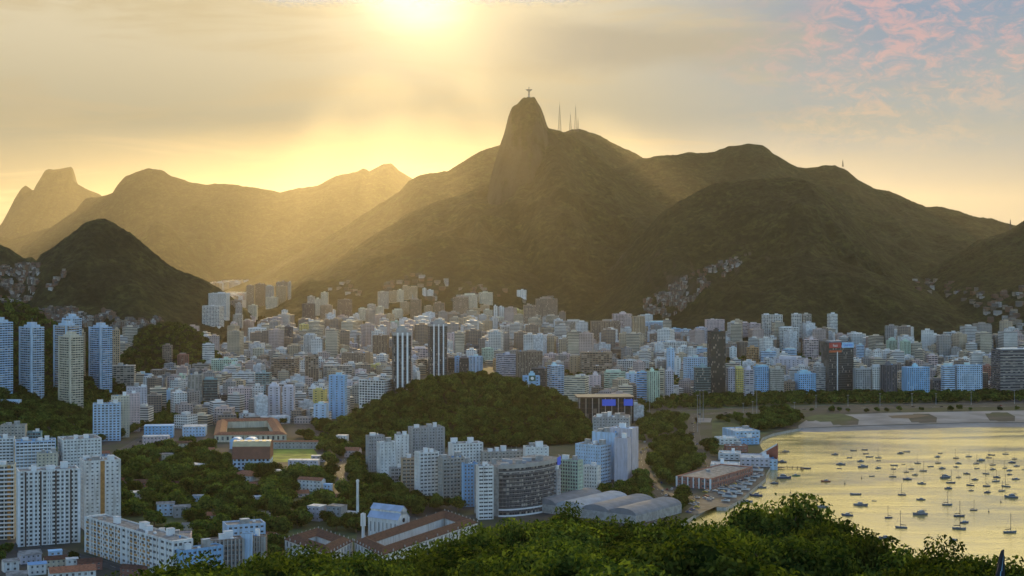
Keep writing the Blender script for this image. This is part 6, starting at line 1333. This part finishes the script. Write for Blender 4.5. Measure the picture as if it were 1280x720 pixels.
for S, n, ph, gr, lanes in ((R2, 22, 'on the road beside the traffic park', 'cars on the bay road', (-4.5,-1.5,2,5)), (AV, 18, 'on the beach avenue', 'cars on the beach avenue', (-7,-3,3,7)), (R4, 14, 'on the lit street at left', 'cars on the left street', (-4,-1.5,2,4)), (R3, 10, 'along the traffic park edge', 'cars by the traffic park', (-3,3)), (R5[:len(R5)], 7, 'on the road through the park', 'cars on the park road', (-2,2))):
    for i in range(n):
        k_ = rnd.randrange(2, len(S)-3); d = S[k_+1]-S[k_-1]; d = d/np.linalg.norm(d); o = rnd.choice(lanes); p = S[k_]+np.array((-d[1], d[0]))*o+d*rnd.uniform(-4, 4)
        if any((p[0]-c[0].location.x)**2+(p[1]-c[0].location.y)**2 < 30 for c in CARS) or abs(p[0]) > .36*p[1]: continue
        car(p[0], p[1], math.atan2(d[1], d[0])+(0 if o > 0 else math.pi), ph, gr, rnd)
for i in range(60):
    x = rnd.uniform(800, 868); y = rnd.choice([560.5, 596, 604, 612, 553, 588, 549])+rnd.uniform(-.6, .6); X, Y = flat(x, y)
    if any((X-c[0].location.x)**2+(Y-c[0].location.y)**2 < 25 for c in CARS) or taken(X, Y, 1): continue
    car(X, Y, R(80)+rnd.uniform(-.1, .1), 'parked around the traffic park', 'cars parked round the traffic park', rnd)
for i in range(46):
    x = rnd.uniform(858, 925); y = 640-(x-858)*.62+rnd.choice([-9, -3, 3])+rnd.uniform(-1, 1); X, Y = flat(x, y)
    if any((X-c[0].location.x)**2+(Y-c[0].location.y)**2 < 22 for c in CARS) or taken(X, Y, 1) or not in_poly(X, Y, SHP): continue
    if any((X-o.location.x)**2+(Y-o.location.y)**2 < 60 for o, *_ in BT): continue
    car(X, Y, R(-25)+rnd.uniform(-.15, .15), 'parked on the club quay', 'cars parked on the club quay', rnd)
for grp in sorted({t[5] for t in CARS}): ordinal_labels([(o, d, s, D, ph) for o, d, s, D, ph, g in CARS if g == grp], grp, 14)
# ---------------------------------------------------------------- light masts and lamps
LM = []
for x, yt, yb in [(875,488,530),(879,488,526),(946,486,520),(872,494,540),(812,498,522),(929,504,522),(941,502,520),(993,503,520),(1140,492,507),(1060,494,508),(1214,490,506),(1170,492,506),(1268,488,505),(1020,494,510),(1100,492,508)]:
    X, Y = flat(x, yb); h = H+(HY-yt)*Y/F-ZG; o = empty('light_mast', (X, Y, ZG)); o['category'] = 'light mast'; q = MB(); q.bar((0,0,0),(0,0,h),.32,6,0,.16); q.obj('pole', [M['metal']], o)
    q = MB(); q.box(-1.4, 1.4, -.3, .3, h-.3, h+.2, 0); q.obj('lamp_head', [M['metal']], o); LM.append((o, 'tall thin light mast', X/Y, Y, 'along the avenue and bay'))
ordinal_labels(LM, 'light masts by the avenue', 20)
# ---------------------------------------------------------------- summit statue and masts
D = 5250.; X = (661.2-640)/F*D; zt = H+(HY-108.5)*D/F; zb = H+(HY-122)*D/F-1
o = empty('statue', (X, D, zb), 0); tag(o, 'stone statue with outstretched arms standing on the highest peak', 'statue'); hh = zt-zb
q = MB(); q.cyl(0, 0, -6, hh*.22, 4.6, 3.4, 8); q.obj('pedestal', [M['darkmetal'] if 0 else M['conc']], o)
q = MB(); st_ = plain('soapstone', (.22, .21, .18), .85); z0 = hh*.22
q.cyl(0, 0, z0, z0+hh*.22, 3.3, 2.5, 10, cap=False); q.cyl(0, 0, z0+hh*.22, z0+hh*.48, 2.5, 2.9, 10, cap=False); q.cyl(0, 0, z0+hh*.48, z0+hh*.60, 2.9, 1.2, 10)
for s in (-1, 1): q.bar((s*1.5, 0, z0+hh*.535), (s*8.5, 0, z0+hh*.54), 1.6, 8, 0, 1.0); q.bar((s*8.5, 0, z0+hh*.54), (s*13.0, -.3, z0+hh*.56), 1.0, 8, 0, .35); q.quad((s*2.5,-.4,z0+hh*.5),(s*9.5,-.4,z0+hh*.52),(s*8.8,-.4,z0+hh*.44),(s*2.5,-.4,z0+hh*.36)); q.quad((s*2.5,.4,z0+hh*.36),(s*8.8,.4,z0+hh*.44),(s*9.5,.4,z0+hh*.52),(s*2.5,.4,z0+hh*.5))
q.obj('robed_figure', [st_], o); q = MB(); q.cyl(0,0,z0+hh*.58,z0+hh*.66,.9,1.45,10,cap=False); q.cyl(0,0,z0+hh*.66,z0+hh*.72,1.45,1.5,10,cap=False); q.cyl(0,0,z0+hh*.72,hh,1.5,.6,10); q.obj('head', [st_], o)
def lattice(x, yt, yb, D, w0, label):
    X = (x-640)/F*D; zb = H+(HY-yb)*D/F-8; h = H+(HY-yt)*D/F-zb; o = empty('radio_mast', (X, D, zb)); tag(o, label, 'mast', 'radio masts on the ridge'); q = MB(); n = 12
    for sx_, sy_ in ((-1,-1),(1,-1),(1,1),(-1,1)): q.bar((sx_*w0, sy_*w0, 0), (sx_*.5, sy_*.5, h*.86), .55, 4, 0, .4)
    for i in range(n):
        f0, f1 = i/n, (i+1)/n; a, b = w0+(.5-w0)*f0, w0+(.5-w0)*f1; z0, z1 = h*.86*f0, h*.86*f1
        for s in (-1, 1): q.bar((-a, s*a, z0), (b, s*b, z1), .3, 3); q.bar((a, s*a, z0), (-b, s*b, z1), .3, 3)
    q.obj('lattice', [M['darkmetal']], o); q = MB(); q.bar((0,0,h*.85),(0,0,h),.45,4,0,.2); q.obj('aerial', [M['darkmetal']], o)
lattice(699.5, 127, 161, 5600, 6, 'tall lattice radio mast, leftmost behind the peak'); lattice(713, 140, 163, 6800, 6, 'shorter lattice radio mast in the middle of the group'); lattice(719.5, 129, 163, 6800, 6, 'tall lattice radio mast right of the middle'); lattice(722.5, 146, 164, 6800, 4, 'short radio mast at the right of the group')
lattice(177.5, 210, 216, 9200, 3, 'tiny mast on the far left mountain crest'); lattice(1053.5, 199, 206, 6300, 3, 'tiny mast on the right mountain crest'); lattice(1263, 273, 284, 4700, 2, 'tiny mast on the ridge at far right')
for sp in [(1215,1247,292,298,'grid','W'),(1155,1169,302,308,'grid','W')]: pass
# flag on the green hill top and furled flag near the viewer
X, D, z = hit(661, 492); h = H+(HY-470)*D/F-z; o = empty('flagpole', (X, D, z-1)); tag(o, 'white flagpole with dark flag on the crest of the green hill', 'flagpole'); q = MB(); q.bar((0,0,0),(0,0,h+2),.28); q.obj('pole', [M['white']], o)
q = MB(); n_ = 10
for i in range(n_):
    f = lambda k_: (.2+k_*.8, .5*math.sin(k_*.9), 0); a, b = f(i), f(i+1); q.quad((a[0],a[1],h-5),(b[0],b[1],h-5),(b[0],b[1],h+1.5),(a[0],a[1],h+1.5))
q.obj('flag', [plain('dark_green_flag', (.02,.09,.05), .8)], o)
q = MB(); 
for i in range(14): a0, a1 = 2*math.pi*i/14, 2*math.pi*(i+1)/14; q.tri((4.2,-.62,h-1.8),(4.2+2*math.cos(a0),-.62,h-1.8+2*math.sin(a0)),(4.2+2*math.cos(a1),-.62,h-1.8+2*math.sin(a1)))
q.obj('flag_emblem', [M['white']], o)
D = 42.; X = (1251-640)/F*D; gz = float(hero_hill(np.array(X), np.array(D))); zt = H+(HY-687)*D/F; o = empty('flagpole', (X, D, gz)); tag(o, 'furled dark flag with pale blue stripe at the lower right corner', 'flagpole')
h = zt-gz; q = MB(); q.bar((-.15,0,0),(.07,0,h),.025,8); q.obj('pole', [M['darkmetal']], o)
q = MB(); N1, N2 = 14, 18
def fp(i, j):
    f = i/N1; an = 2*math.pi*j/N2; r = (.035+.17*f**.7)*(1+.28*math.sin(3*an+f*5)); return (.05-.17*f+r*math.cos(an)*.8, r*math.sin(an)*.8, h-.02-1.3*f)
for i in range(N1):
    for j in range(N2): q.quad(fp(i,j), fp(i,j+1), fp(i+1,j+1), fp(i+1,j), 1 if (j+i//3) % 9 in (6,) else 0)
q.obj('flag', [plain('flag_black', (.012,.014,.02), .8), plain('flag_pale_blue', (.25,.45,.62), .8)], o)
# viaduct at the foot of the left slope
A_ = np.array(flat(-10, 560)); X, Y, z = hit(0, 506, 900, 2300); root = empty('viaduct', (X, Y, z)); tag(root, 'pale blue concrete ramp on a square pier below the slope towers', 'viaduct')
q = MB(); q.box(-18, 26, -4, 4, 3, 6.5, 0, bottom=True); q.obj('deck', [mat_for('B')], root); q = MB(); q.box(17, 23, -5.5, 5.5, -24, 5.5, 0); q.obj('pier', [mat_for('B')], root)
# ---------------------------------------------------------------- labels of the counted blocks
for ph, grp in ZONES.items():
    it = [(o, d, s, D, ph) for o, p, s, D, d in BUILD if p == ph]
    if it: ordinal_labels(it, grp, 12)
